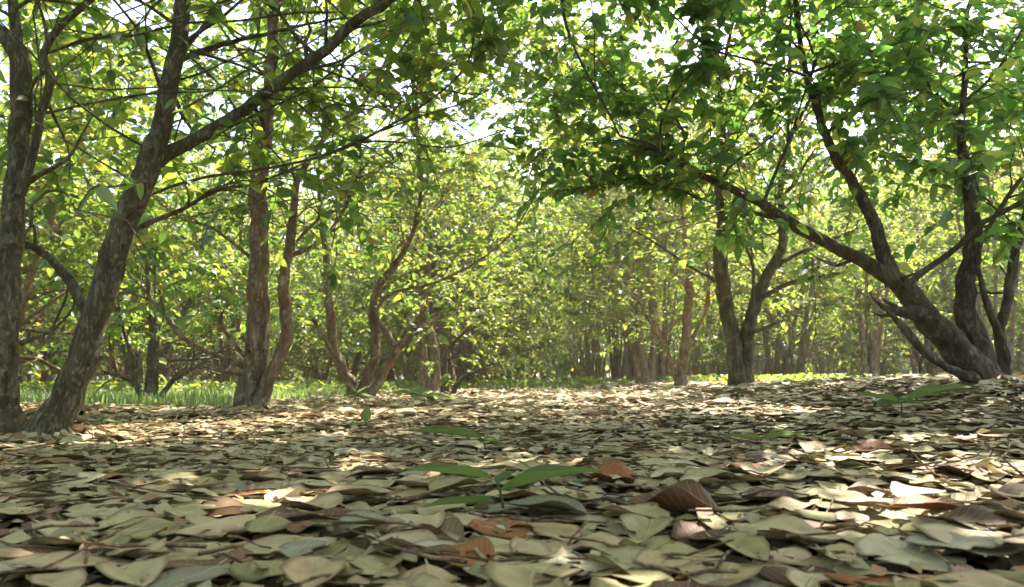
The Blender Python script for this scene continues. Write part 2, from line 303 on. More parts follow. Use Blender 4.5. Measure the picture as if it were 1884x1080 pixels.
# ------------------------------------------------------------------ wood
def smooth_path(pts, step):
    pts = np.asarray(pts, float)
    if len(pts) < 3: 
        n = max(2, int(np.linalg.norm(pts[-1, :3] - pts[0, :3]) / step) + 1)
        t = np.linspace(0, 1, n)[:, None]; return pts[0] * (1 - t) + pts[-1] * t
    ext = np.vstack([2 * pts[0] - pts[1], pts, 2 * pts[-1] - pts[-2]]); out = []
    for k in range(len(pts) - 1):
        p0, p1, p2, p3 = ext[k:k + 4]; n = max(1, int(np.linalg.norm(p2[:3] - p1[:3]) / step))
        for t in np.arange(n) / n:
            out.append(.5 * (2 * p1 + (p2 - p0) * t + (2 * p0 - 5 * p1 + 4 * p2 - p3) * t * t + (3 * p1 - p0 - 3 * p2 + p3) * t ** 3))
    out.append(pts[-1]); o = np.array(out); o[:, 3] = np.maximum(o[:, 3], .0008); return o
class Wood:
    def __init__(s): s.V, s.Q, s.T, s.n = [], [], [], 0
    def tube(s, path, sides, rough=0., rng=None, cap=True, flare=0.):
        """path: (n,4) x y z r"""
        P, r = path[:, :3], path[:, 3]; n = len(P)
        T = unit(np.gradient(P, axis=0)); a = np.array([0, 0, 1.]) if abs(T[0][2]) < .8 else np.array([1., 0, 0])
        U = unit(np.cross(T[0], a)); Us = []
        for k in range(n):
            U = unit(U - T[k] * U.dot(T[k])); Us.append(U)
        U = np.array(Us); W = np.cross(T, U)
        th = np.linspace(0, 2 * math.pi, sides, endpoint=False)
        rr = r[:, None] * np.ones((1, sides))
        if rough and rng is not None:
            L = np.concatenate([[0], np.cumsum(np.linalg.norm(np.diff(P, axis=0), axis=1))])[:, None]
            p = rng.rand(6) * 6.28
            if sides >= 14:
                nz = rng.randn(n + 8, sides); nz = sum(np.roll(nz, k, 1) * w_ for k, w_ in ((-1, .25), (0, .5), (1, .25)))
                nz = (nz[:-8] + nz[1:-7] * 1.5 + nz[2:-6] * 2 + nz[3:-5] * 1.5 + nz[4:-4]) / 3.2; rr = rr * (1 + .055 * nz + .03 * np.maximum(rng.randn(n, sides), 0))
            rr = rr * (1 + rough * (.5 * np.sin(2 * th + p[0] + L * 5) + .35 * np.sin(3 * th + p[1] - L * 11) + .3 * np.sin(L * 38 + p[2] + np.sin(th) * 1.5) + .25 * np.sin(5 * th + L * 23 + p[3])) + rough * .25 * rng.randn(n, sides))
        if flare:
            zz = np.maximum(P[:, 2] - ground_z(P[:, 0], P[:, 1]), -.03)[:, None]; ph = 1.3 + P[0, 0]
            rr = rr * (1 + flare * np.exp(-zz / .05) * (.55 + .45 * np.sin(4 * th + ph) + .25 * np.sin(7 * th + 2 * ph)))
        v = P[:, None] + U[:, None] * (np.cos(th)[None, :, None] * rr[..., None]) + W[:, None] * (np.sin(th)[None, :, None] * rr[..., None])
        i = np.arange(n - 1)[:, None] * sides; j = np.arange(sides)[None]; j2 = (j + 1) % sides
        q = np.stack([i + j, i + j2, i + sides + j2, i + sides + j], -1).reshape(-1, 4) + s.n
        s.V.append(v.reshape(-1, 3)); s.Q.append(q); s.n += n * sides
        if cap:
            s.V.append(P[-1:] + T[-1] * r[-1] * .6); c = s.n; s.n += 1; b = c - sides
            s.T.append(np.stack([b + np.arange(sides), b + (np.arange(sides) + 1) % sides, np.full(sides, c)], 1))
    def build(s, name, mat, parent, org):
        if not s.V: return None
        f = [np.concatenate(s.Q)] + ([np.concatenate(s.T)] if s.T else [])
        return mesh_obj(name, np.concatenate(s.V), f, mat, parent, None, True, org)
def twig_path(p, d, L, r0, rng, n=5, wander=.25, grav=0., r1=.0012):
    d = unit(d); pts = [(*p, r0)]; p = np.array(p, float)
    for k in range(n):
        d = unit(d + rng.randn(3) * wander + np.array([0, 0, grav])); p = p + d * L / n
        pts.append((*p, r0 + (r1 - r0) * (k + 1) / n))
    return np.array(pts)

LIT = []   # ellipses of the litter (in pixels) where the sun reaches the ground: leaves whose shade would fall there are thinned
def lit_patch(P):
    """which points would shade one of the sun patches"""
    if not LIT: return np.zeros(len(P), bool)
    t = (P[:, 2] - .03) / S[2]; G = P - S[None] * t[:, None]
    for _ in range(2):
        t = (P[:, 2] - ground_z(G[:, 0], G[:, 1]) - .02) / S[2]; G = P - S[None] * t[:, None]
    px, py, zc = to_pix(G); out = np.zeros(len(P), bool)
    wob = 1 + .25 * np.sin(px * .05) + .2 * np.sin(px * .021 + py * .3)
    for (x, y, a, b, tilt) in LIT:
        yy = py - (y + (px - x) * tilt)
        out |= (((px - x) / a) ** 2 + (yy / (b * wob)) ** 2 < 1) & (zc > .2)
    return out
LIT += [(450, 774, 350, 8.5, -.062), (330, 790, 190, 6, -.04), (1420, 752, 120, 8, -.02), (490, 912, 100, 12, -.03), (1600, 922, 130, 30, -.05), (1800, 872, 140, 22, -.05),
        (1310, 958, 50, 10, 0), (668, 840, 36, 12, 0), (1080, 727, 230, 5, 0), (1150, 1066, 90, 12, 0), (1560, 838, 25, 7, 0), (1250, 745, 110, 3, 0), (1860, 730, 50, 6, 0), (1760, 800, 80, 5, 0)]
# openings in the near canopy through which the bright sky shows
GAPS = [(240, 125, 110, 50), (230, 235, 80, 30), (420, 95, 90, 50), (1080, 40, 26, 40), (1125, 225, 48, 14), (830, 240, 130, 26), (1010, 305, 22, 14), (1250, 115, 60, 20),
        (1480, 125, 60, 14), (1835, 30, 32, 18), (1700, 165, 22, 10), (640, 120, 60, 40), (700, 270, 60, 24), (600, 40, 30, 20), (1550, 60, 50, 14)]
def in_gap(P):
    px, py, zc = to_pix(P); out = np.zeros(len(P), bool)
    wb = .35 * np.sin(px * .11 + py * .05) + .3 * np.sin(py * .17 - px * .07 + 1) + .25 * np.sin(px * .031 + py * .043)
    for (x, y, a, b) in GAPS: out |= (((px - x) / a) ** 2 + ((py - y) / b) ** 2 < .62 + wb) & (zc > .2)
    return out

class Tree:
    def __init__(s, base, mat, seed):
        s.base = np.array(base, float); s.mat = mat; s.rng = np.random.RandomState(seed)
        s.trunk = Wood(); s.limbs = []; s.tw = Wood(); s.sk = []; s.lp, s.la, s.ln, s.ls = [], [], [], []
    def px_limb(s, pts, Y, trunk=False, sides=12, rough=.05, step=None):
        """pts: (pixel x, pixel y, width in pixels[, extra distance])"""
        P = []
        sc_ = getattr(s, 'wscale', 1.)
        for q in pts:
            y = Y + (q[3] if len(q) > 3 else 0); p = pix(q[0], q[1], y); P.append((*p, q[2] * sc_ / 2 / F * y))
        return s.limb(P, trunk, sides, rough, step)
    def limb(s, P, trunk=False, sides=12, rough=.05, step=None):
        P = np.array(P, float)
        r = P[:, 3].mean(); path = smooth_path(P, step or max(.025, r * 1.2))
        k = np.arange(len(path)); path[1:-1, :3] += s.rng.randn(len(path) - 2, 3) * path[1:-1, 3:4] * .10
        w = s.trunk if trunk else Wood()
        w.tube(path, sides, rough, s.rng, flare=.20 if trunk else 0)
        if not trunk: s.limbs.append(w)
        s.sk.append(path); return path
    def put_leaves(s, path, n, a=.25, size=.10, spread=1.):
        n = int(n * 1.55) + 1; size = size * .86
        """n leaves in alternate pairs along a twig from fraction a"""
        t = a + (1 - a) * (np.arange(n) + s.rng.rand(n) * .6) / n; f = t * (len(path) - 1); i = np.minimum(f.astype(int), len(path) - 2); u = (f - i)[:, None]
        P = path[i, :3] * (1 - u) + path[i + 1, :3] * u; T = unit(path[i + 1, :3] - path[i, :3])
        side = np.where(np.arange(n) % 2, 1, -1)[:, None]
        B = unit(np.cross(T, np.array([0, 0, 1.])) + 1e-4)
        A = unit(T * .55 + B * side * spread + s.rng.randn(n, 3) * .35 + np.array([0, 0, -.25]))
        Nn = unit(np.array([0, 0, 1.]) + s.rng.randn(n, 3) * .55)
        s.lp.append(P); s.la.append(A); s.ln.append(Nn); s.ls.append(size * (.6 + .6 * s.rng.rand(n)))
    def side_twigs(s, path, n, L, a=.3, nl=9, size=.10, sub=2, up=.25, bare=0., grav=.0, bias=(0, 0, 0), rk=1.):
        rng = s.rng
        for k in range(n):
            t = a + (1 - a) * (k + rng.rand()) / n; i = min(int(t * (len(path) - 1)), len(path) - 2)
            T = unit(path[i + 1, :3] - path[i, :3]); d = unit(T * .7 + rng.randn(3) * .75 + np.array([0, 0, up]) + np.array(bias))
            l = L * (.5 + rng.rand() * .8); r0 = min(path[i, 3] * .55, .004 + l * .008) * rk
            p = twig_path(path[i, :3], d, l, r0, rng, 6, .22, grav)
            if rk < 1 and p[:, 2].min() < .5: continue
            s.tw.tube(p, 5 if r0 > .006 else 4)
            s.sk.append(p)
            if rng.rand() > bare and nl: s.put_leaves(p, nl, .35, size)
            for m in range(sub):
                i2 = rng.randint(2, len(p) - 1); T2 = unit(p[i2 + 1, :3] - p[i2, :3]) if i2 + 1 < len(p) else d
                p2 = twig_path(p[i2, :3], unit(T2 + rng.randn(3) * .6), l * (.35 + .35 * rng.rand()), p[i2, 3] * .7, rng, 4, .25, grav)
                s.tw.tube(p2, 3)
                if rng.rand() > bare and nl: s.put_leaves(p2, max(3, int(nl * .8)), .15, size)
    def sprays(s, targets, nl=11, size=.10, lmax=.9):
        """leafy twigs that end near the given points, growing from the nearest wood"""
        sk = np.concatenate([p for p in s.sk]); rng = s.rng
        for T in targets:
            d = np.linalg.norm(sk[:, :3] - T, axis=1) + np.maximum(0, sk[:, 2] - T[2]) * .8 + np.where(sk[:, 3] > .05, .5, 0)
            i = d.argmin(); a = sk[i, :3]; D = np.linalg.norm(T - a)
            if D < .12: a = sk[max(0, i - 3), :3]
            mid = (a + T) / 2 + rng.randn(3) * D * .12 + np.array([0, 0, D * .10])
            r0 = min(sk[i, 3] * .6, .003 + .006 * D)
            p = smooth_path([(*a, r0), (*mid, r0 * .65), (*T, .0012)], max(.06, D / 8))
            p[1:-1, :3] += rng.randn(len(p) - 2, 3) * .008
            s.tw.tube(p, 4 if r0 > .004 else 3)
            new = p[::2]; sk = np.vstack([sk, new])
            fr = max(0., 1 - lmax / max(D, .01) * .6)
            s.put_leaves(p, nl, min(.7, max(fr, .1)), size)
            for m in range(2):
                k2 = rng.randint(len(p) // 2, len(p) - 1); T2 = unit(p[k2 + 1, :3] - p[k2, :3])
                p2 = twig_path(p[k2, :3], unit(T2 + rng.randn(3) * .7), .18 + .25 * rng.rand(), .0025, rng, 3, .25)
                s.tw.tube(p2, 3); s.put_leaves(p2, nl // 2 + 1, .1, size)
    def build(s, name, leafmat, label, cat='tree', group=None, temps=None, cull=True, width=.27, mat_twig=None, keep=1.):
        root = empty(name, s.base); tag(root, label, cat, group); org = s.base
        s.trunk.build('trunk', s.mat, root, org)
        for w in s.limbs: w.build('limb', s.mat, root, org)
        s.tw.build('twigs', mat_twig or s.mat, root, org)
        if s.lp:
            P, A, Nn, Ls = map(np.concatenate, (s.lp, s.la, s.ln, s.ls))
            k = s.rng.rand(len(P)) < keep
            k &= P[:, 2] > ground_z(P[:, 0], P[:, 1]) + (np.where(P[:, 1] < 7.2, .42, .12) if cull else .12)
            k &= np.linalg.norm(P - np.array([0, 0, EYE]), axis=1) > 1.3
            if cull:
                side = unit(np.cross(Nn, A)) * (Ls * width)[:, None]
                for f in (0, .5, 1): k &= ~lit_patch(P + A * Ls[:, None] * f)
                k &= ~(lit_patch(P + A * Ls[:, None] * .5 + side) | lit_patch(P + A * Ls[:, None] * .5 - side))
                k &= ~(in_gap(P + A * Ls[:, None] * .5) & (s.rng.rand(len(P)) < .72))
            P, A, Nn, Ls = P[k], A[k], Nn[k], Ls[k]
            v, q, u = leaves(P, A, Nn, Ls, Ls * width * (.85 + .3 * s.rng.rand(len(Ls))), temps or T_NEAR, s.rng)
            mesh_obj('crown', v, [q], leafmat, root, u, True, org)
            print(name, label[:40], 'leaves', len(P))
        return root
def clumped(T, rng, d):
    m = max(1, len(T) // 3)
    return [T[k % m] + rng.randn(3) * d * np.array([1, 1, .7]) for k in range(len(T))]
def rnd_px(rng, n, x0, x1, y0, y1, Y0, Y1):
    T = [pix(x0 + (x1 - x0) * rng.rand(), y0 + (y1 - y0) * rng.rand(), Y0 + (Y1 - Y0) * rng.rand()) for _ in range(n)]
    return clumped(T, rng, .035 * (Y0 + Y1) / 2)
def rnd_box(rng, n, x0, x1, y0, y1, z0, z1, cl=0):
    T = list(np.stack([x0 + (x1 - x0) * rng.rand(n), y0 + (y1 - y0) * rng.rand(n), z0 + (z1 - z0) * rng.rand(n)], 1))
    return clumped(T, rng, cl) if cl else T
# ------------------------------------------------------------------ the trees nearest the camera, traced one by one
def extend(t, path, targets, r1=.012):
    for T in targets:
        a = path[-1]; mid = (a[:3] + np.array(T)) / 2 + t.rng.randn(3) * .12
        p = t.limb([(*a[:3], a[3]), (*mid, (a[3] + r1) / 2), (*T, r1)], sides=8)
        t.side_twigs(p, 7, .7, a=.2, nl=8, size=.09, sub=2)

# left foreground tree
t1 = Tree((*pix(50, 812, 2.4)[:2], 0.0), M['bark_grey'], 11); t1.wscale = .74
a = t1.px_limb([(16, 850, 104), (14, 800, 86), (8, 750, 72), (6, 690, 68), (10, 600, 62), (14, 500, 58), (22, 420, 54), (30, 340, 50), (34, 260, 48), (38, 180, 48), (34, 100, 46), (0, 60, 36), (-60, 0, 30), (-120, -120, 26)], 2.4, True, 26, .06)
b = t1.px_limb([(72, 850, 110), (88, 800, 96), (108, 760, 80), (135, 700, 74), (165, 610, 68), (190, 530, 63), (215, 440, 60), (240, 370, 62), (268, 305, 60), (290, 250, 50), (305, 190, 46), (318, 120, 42), (330, 50, 40), (340, -20, 38), (350, -120, 34)], 2.4, True, 26, .06)
c = t1.px_limb([(268, 312, 48), (310, 282, 38), (360, 255, 33), (420, 222, 31), (480, 178, 30), (545, 130, 29), (600, 90, 27), (650, 45, 27), (720, -5, 24), (820, -70, 20)], 2.42, step=.03)
d = t1.px_limb([(36, 360, 26), (62, 280, 23), (78, 200, 21), (94, 140, 23), (80, 100, 20), (110, 50, 18), (165, 0, 18), (220, -60, 14)], 2.35)
e = t1.px_limb([(34, 110, 30), (30, 60, 27), (22, 0, 25), (10, -80, 20)], 2.42)
t1.px_limb([(36, 342, 20), (80, 318, 12), (125, 290, 9), (150, 250, 6), (168, 218, 3)], 2.38)
t1.px_limb([(24, 448, 20), (65, 455, 20), (100, 485, 22), (130, 520, 24), (150, 560, 28), (172, 590, 26)], 2.46)
t1.px_limb([(38, 632, 16), (75, 618, 8), (105, 600, 6), (135, 565, 5), (140, 520, 3)], 2.4)
t1.px_limb([(95, 606, 6), (112, 570, 5), (125, 535, 4), (118, 500, 2)], 2.4)
t1.px_limb([(66, 455, 9), (64, 430, 7), (62, 414, 5)], 2.44)
t1.px_limb([(168, 670, 22), (182, 660, 16), (192, 657, 8)], 2.38)
t1.px_limb([(175, 634, 18), (188, 628, 12), (196, 620, 5)], 2.36)
f_ = t1.px_limb([(270, 362, 9), (330, 338, 8), (400, 322, 8), (480, 312, 7), (600, 285, 7), (700, 240, 7), (790, 185, 6), (855, 125, 6), (872, 60, 5), (868, -10, 5)], 2.5)
g_ = t1.px_limb([(228, 440, 14), (270, 412, 15), (330, 388, 12), (400, 350, 9), (470, 338, 6), (560, 300, 4)], 2.55)
h_ = t1.px_limb([(325, 112, 18), (380, 92, 16), (430, 76, 13), (500, 60, 9), (600, 38, 6), (680, 30, 4)], 2.5)
t1.px_limb([(94, 96, 8), (160, 72, 7), (240, 66, 7), (300, 52, 6), (360, 40, 4)], 2.3)
t1.px_limb([(84, 208, 7), (180, 188, 6), (280, 172, 6), (380, 168, 4), (440, 150, 3)], 2.3)
t1.px_limb([(335, 42, 7), (440, 38, 6), (540, 24, 5), (620, 22, 4)], 2.45)
t1.px_limb([(350, 105, 6), (400, 152, 6), (432, 196, 6), (480, 250, 5), (545, 330, 3)], 2.6)
t1.px_limb([(310, 215, 6), (390, 170, 6), (470, 120, 5), (540, 95, 5), (600, 60, 3)], 2.3)
t1.px_limb([(600, 285, 6), (660, 262, 6), (740, 262, 5), (830, 270, 4), (930, 240, 3)], 2.5)
t1.px_limb([(700, 242, 5), (770, 215, 5), (850, 190, 4), (900, 165, 3)], 2.5)
for q, n, L in ((c, 13, .45), (f_, 12, .35), (g_, 8, .35), (h_, 8, .35), (d, 7, .4), (e, 4, .4), (b[len(b) // 2:], 9, .5)): t1.side_twigs(q, n, L, nl=4, size=.075, bare=.35)
extend(t1, a, [(-2.4, 2.8, 3.4), (-1.9, 1.6, 3.6)]); extend(t1, b, [(-1.2, 2.9, 3.6), (-.5, 2.2, 3.7), (-1.0, 1.2, 3.3)]); extend(t1, c, [(.4, 2.9, 3.4), (.5, 2.0, 3.5)])
r = t1.rng
t1.sprays(rnd_px(r, 34, -40, 640, -60, 250, 2.4, 3.8), 6, .072)
t1.sprays(rnd_px(r, 12, 0, 260, 250, 420, 2.6, 3.6), 7, .07)
t1.sprays(rnd_px(r, 22, 600, 960, -60, 160, 2.5, 3.6), 6, .07)
t1.sprays(rnd_box(r, 190, -2.8, 1.1, 1.1, 4.0, 2.3, 4.0), 11, .10)
t1.sprays(rnd_box(r, 90, -.6, 1.6, 1.2, 3.2, 2.5, 3.9), 11, .12)  # denser sprays above the frame, added to shade the foreground litter
def web(t, paths, n, L, bias, bare=.75, nl=3):
    for q in paths: t.side_twigs(q, n, L, a=.15, nl=nl, size=.07, sub=2, up=.1, bare=bare, grav=-.03, bias=bias, rk=.42)
web(t1, (b[len(b) // 3:], c, d, f_, g_, h_), 7, 1.0, (.35, .2, .1))
t1.build('orchard_tree', M['leaf_mid'], 'large grey tree at the left edge with one upright and one leaning trunk', group='orchard trees lining the leafy aisle')

# second tree on the left
t2 = Tree((*pix(460, 764, 4.3)[:2], 0.0), M['bark_red'], 12); t2.wscale = .88
a = t2.px_limb([(457, 785, 70), (457, 755, 58), (456, 725, 48), (462, 690, 47), (470, 640, 46), (478, 560, 42), (478, 470, 40), (476, 380, 38), (480, 300, 34), (490, 220, 30), (500, 120, 26), (505, 0, 20), (520, -100, 16)], 4.3, True, 20, .07)
b = t2.px_limb([(474, 785, 50), (478, 750, 40), (488, 715, 31), (512, 660, 27), (528, 610, 26), (524, 560, 24), (522, 500, 21), (535, 440, 21), (542, 370, 17), (548, 330, 14), (600, 250, 9), (670, 190, 6)], 4.28, True, 12, .09)
c = t2.px_limb([(452, 675, 12), (400, 655, 10), (355, 635, 10), (325, 610, 9), (305, 580, 8), (290, 560, 6), (240, 540, 5), (200, 545, 3)], 4.2)
t2.px_limb([(452, 690, 9), (400, 682, 6), (360, 672, 5), (330, 668, 3)], 4.25)
t2.px_limb([(450, 655, 9), (425, 625, 8), (405, 592, 7), (412, 570, 4)], 4.2)
d = t2.px_limb([(462, 475, 8), (420, 440, 7), (380, 415, 6), (330, 400, 4), (280, 360, 3)], 4.3)
e = t2.px_limb([(536, 470, 11), (580, 450, 9), (615, 415, 8), (640, 370, 7), (660, 320, 6), (690, 285, 4)], 4.3)
g_ = t2.px_limb([(545, 445, 7), (590, 400, 6), (640, 380, 5), (700, 350, 3)], 4.4)
h_ = t2.px_limb([(300, 575, 6), (290, 520, 6), (260, 470, 5), (240, 430, 3)], 4.3)
for q, n, L in ((a[len(a) // 2:], 12, .8), (b[len(b) // 2:], 9, .6), (c, 7, .4), (d, 6, .5), (e, 8, .5), (g_, 5, .5), (h_, 5, .4)): t2.side_twigs(q, n, L, nl=6, size=.08, bare=.3)
extend(t2, a, [(-2.2, 4.8, 3.9), (-1.0, 3.7, 4.1), (-1.3, 5.2, 4.3)]); extend(t2, b, [(-.2, 4.6, 3.3), (.4, 4.2, 3.8)])
r = t2.rng
t2.sprays(rnd_px(r, 36, 180, 760, 60, 420, 3.6, 5.2), 8, .08)
t2.sprays(rnd_px(r, 14, 180, 440, 450, 600, 4.0, 5.0), 7, .07)
t2.sprays(rnd_box(r, 150, -2.9, 1.3, 3.0, 6.0, 2.5, 4.3), 11, .10)
web(t2, (a[len(a) // 3:], b[len(b) // 3:], c, d, e, h_), 9, 1.25, (.15, 0, .05), .85)
t2.build('orchard_tree', M['leaf_mid'], 'reddish tree with a thick upright stem and a thinner curved stem, second from left', group='orchard trees lining the leafy aisle')

# third tree on the left, three curving stems
t3 = Tree((*pix(662, 736, 6.6)[:2], 0.0), M['bark_red'], 13); t3.wscale = .88
a = t3.px_limb([(655, 742, 38), (648, 712, 27), (628, 680, 25), (614, 640, 22), (610, 600, 20), (604, 540, 16), (600, 470, 14), (590, 400, 9), (585, 300, 6)], 6.6, True, 12, .09)
b = t3.px_limb([(665, 742, 38), (672, 705, 25), (688, 665, 21), (690, 620, 20), (686, 570, 18), (695, 530, 16), (725, 490, 14), (750, 450, 11), (768, 400, 9), (775, 330, 8), (768, 270, 5)], 6.6, True, 12, .09)
c = t3.px_limb([(674, 738, 26), (700, 695, 21), (720, 660, 20), (740, 632, 18), (775, 610, 10), (800, 590, 7), (850, 560, 4)], 6.5, True, 10, .09)
t3.px_limb([(728, 640, 12), (712, 612, 12), (696, 590, 10), (690, 565, 10)], 6.55)
d = t3.px_limb([(612, 650, 9), (590, 612, 8), (570, 580, 6), (545, 560, 4)], 6.5)
t3.px_limb([(684, 662, 6), (715, 648, 5), (740, 645, 4)], 6.5)
e = t3.px_limb([(690, 575, 8), (720, 540, 7), (800, 520, 6), (880, 480, 5), (940, 430, 4), (980, 370, 3)], 6.5)
for q, n, L in ((a, 12, .8), (b, 16, .8), (c, 7, .6), (d, 5, .4), (e, 9, .6)): t3.side_twigs(q, n, L, a=.35, nl=6, size=.085, bare=.25)
extend(t3, a, [(-2.1, 6.9, 3.3), (-1.2, 6.0, 3.6)]); extend(t3, b, [(-.4, 6.4, 3.4), (-.9, 7.4, 3.9)])
r = t3.rng
t3.sprays(rnd_px(r, 60, 480, 1040, 150, 560, 5.8, 7.6), 8, .08)
t3.sprays(rnd_px(r, 22, 640, 1080, 40, 300, 5.6, 7.6), 8, .085)
t3.sprays(rnd_box(r, 90, -2.8, .9, 5.2, 8.0, 2.6, 4.0), 10, .11)
web(t3, (a[len(a) // 3:], b[len(b) // 3:], c, e), 7, 1.3, (.1, 0, .1), .7)
t3.build('orchard_tree', M['leaf_mid'], 'small tree splitting at the ground into three curving brown stems, left of the aisle', group='orchard trees lining the leafy aisle')

t4 = Tree((*pix(790, 712, 9.3)[:2], 0.0), M['bark_red'], 14)
a = t4.px_limb([(788, 724, 26), (782, 680, 17), (776, 640, 17), (778, 600, 14), (768, 550, 9), (750, 480, 5)], 9.3, True, 10, .1)
b = t4.px_limb([(796, 724, 24), (799, 670, 19), (800, 640, 17), (788, 600, 16), (782, 560, 12), (790, 480, 8), (800, 400, 5)], 9.3, True, 10, .1)
for q in (a, b): t4.side_twigs(q, 14, .9, a=.45, nl=7, size=.09, bare=.2)
t4.sprays(rnd_px(t4.rng, 50, 700, 940, 330, 600, 8.6, 10.2), 9, .09)
t4.sprays(rnd_box(t4.rng, 45, -2.6, .2, 8, 10.6, 2.2, 3.9), 9, .11)
t4.build('orchard_tree', M['leaf_far'], 'slim tree with two reddish stems pressed close together, right of the three-stemmed tree', group='orchard trees lining the leafy aisle')

t5 = Tree((*pix(822, 724, 8.2)[:2], 0.0), M['bark_dark'], 15)
a = t5.px_limb([(821, 734, 18), (818, 690, 13), (822, 650, 9), (850, 615, 6), (880, 590, 4)], 8.2, True, 8, .1)
b = t5.px_limb([(828, 734, 10), (845, 702, 8), (872, 685, 5), (910, 668, 3)], 8.2, True, 8, .1)
for q in (a, b): t5.side_twigs(q, 7, .35, a=.4, nl=5, size=.07, bare=.2)
t5.sprays(rnd_px(t5.rng, 8, 810, 930, 590, 680, 8.0, 8.6), 7, .06)
t5.build('young_tree', M['leaf_far'], 'short tree with a thin dark stem and one arching shoot, left of the aisle', 'small tree')

# centre-right tree with a V fork
t8 = Tree((*pix(1364, 722, 5.3)[:2], ground_z(1.5, 5.3)), M['bark_grey'], 18); t8.wscale = .82
a = t8.px_limb([(1366, 740, 62), (1362, 716, 46), (1355, 680, 38), (1350, 640, 35), (1338, 580, 34), (1328, 520, 34), (1325, 460, 32), (1330, 400, 24), (1320, 330, 17), (1330, 250, 12), (1325, 150, 8)], 5.3, True, 20, .07)
b = t8.px_limb([(1370, 735, 40), (1375, 690, 30), (1377, 650, 28), (1378, 600, 28), (1395, 545, 27), (1415, 500, 24), (1438, 460, 20), (1440, 410, 18), (1436, 340, 12), (1450, 260, 8)], 5.3, True, 20, .07)
c = t8.px_limb([(1404, 545, 12), (1450, 522, 10), (1500, 510, 7), (1560, 500, 4)], 5.2)
d = t8.px_limb([(1420, 495, 13), (1460, 470, 10), (1510, 450, 7), (1580, 420, 5)], 5.3)
t8.px_limb([(1384, 612, 11), (1415, 600, 8), (1438, 590, 5)], 5.2)
e = t8.px_limb([(1322, 520, 8), (1270, 490, 7), (1210, 450, 5), (1160, 420, 3)], 5.4)
f_ = t8.px_limb([(1384, 580, 8), (1386, 530, 7), (1385, 490, 7), (1368, 440, 6), (1360, 380, 4)], 5.2)
for q, n, L in ((a[len(a) // 2:], 14, .8), (b[len(b) // 2:], 12, .7), (c, 5, .4), (d, 6, .5), (e, 7, .5), (f_, 5, .4)): t8.side_twigs(q, n, L, nl=6, size=.08, bare=.3)
extend(t8, a, [(.9, 5.4, 3.5), (1.6, 4.4, 3.8), (.4, 4.4, 3.3)]); extend(t8, b, [(2.3, 5.8, 3.8), (2.4, 4.4, 3.6)])
r = t8.rng
t8.sprays(rnd_px(r, 45, 1050, 1560, 130, 470, 4.6, 6.2), 9, .08)
t8.sprays(rnd_box(r, 170, -.2, 3.6, 3.9, 7.2, 2.5, 4.2), 11, .105)
web(t8, (a[len(a) // 3:], b[len(b) // 3:], d, e), 6, 1.1, (0, 0, .1), .7)
t8.build('orchard_tree', M['leaf_mid'], 'brown tree forking into a V just above the ground, standing alone right of the centre', group='orchard trees lining the leafy aisle')

t7 = Tree((*pix(1252, 715, 7.8)[:2], float(ground_z(1.66, 7.8))), M['bark_tan'], 17); t7.wscale = .68
a = t7.px_limb([(1250, 726, 40), (1254, 690, 30), (1260, 640, 29), (1264, 590, 26), (1268, 530, 20), (1262, 450, 12), (1252, 370, 7), (1245, 300, 5)], 7.8, True, 12, .13)
b = t7.px_limb([(1248, 700, 18), (1225, 640, 11), (1200, 600, 8), (1176, 555, 4)], 7.8, True, 8, .1)
c = t7.px_limb([(1260, 650, 16), (1288, 595, 10), (1305, 550, 7), (1300, 480, 5)], 7.8, True, 8, .1)
for q in (a, b, c): t7.side_twigs(q, 11, .8, a=.4, nl=6, size=.085, bare=.35)
t7.sprays(rnd_px(t7.rng, 45, 1090, 1400, 250, 560, 7.0, 8.8), 9, .085)
t7.sprays(rnd_box(t7.rng, 90, .2, 3.4, 6.6, 9.4, 2.4, 4.0), 10, .11)
t7.build('orchard_tree', M['leaf_far'], 'tree with a rough flaking tan trunk directly left of the V-forked tree', group='orchard trees lining the leafy aisle')

t6 = Tree((*pix(1190, 712, 10)[:2], float(ground_z(1.7, 10))), M['bark_tan'], 16)
a = t6.px_limb([(1188, 722, 30), (1186, 680, 17), (1180, 630, 13), (1168, 570, 8), (1160, 500, 5)], 10, True, 9, .12)
b = t6.px_limb([(1196, 722, 24), (1200, 660, 13), (1205, 600, 10), (1196, 540, 7), (1190, 460, 5)], 10, True, 9, .12)
c = t6.px_limb([(1182, 715, 14), (1165, 655, 8), (1150, 605, 5)], 10, True, 7, .1)
for q in (a, b, c): t6.side_twigs(q, 12, .8, a=.4, nl=6, size=.09, bare=.3)
t6.sprays(rnd_px(t6.rng, 40, 1060, 1290, 360, 590, 9.2, 11), 9, .09)
t6.sprays(rnd_box(t6.rng, 40, .4, 3.2, 9, 11.4, 2.2, 3.8), 9, .11)
t6.build('orchard_tree', M['leaf_far'], 'slender three-stemmed pale brown tree farther down the right side, left of the flaking trunk', group='orchard trees lining the leafy aisle')

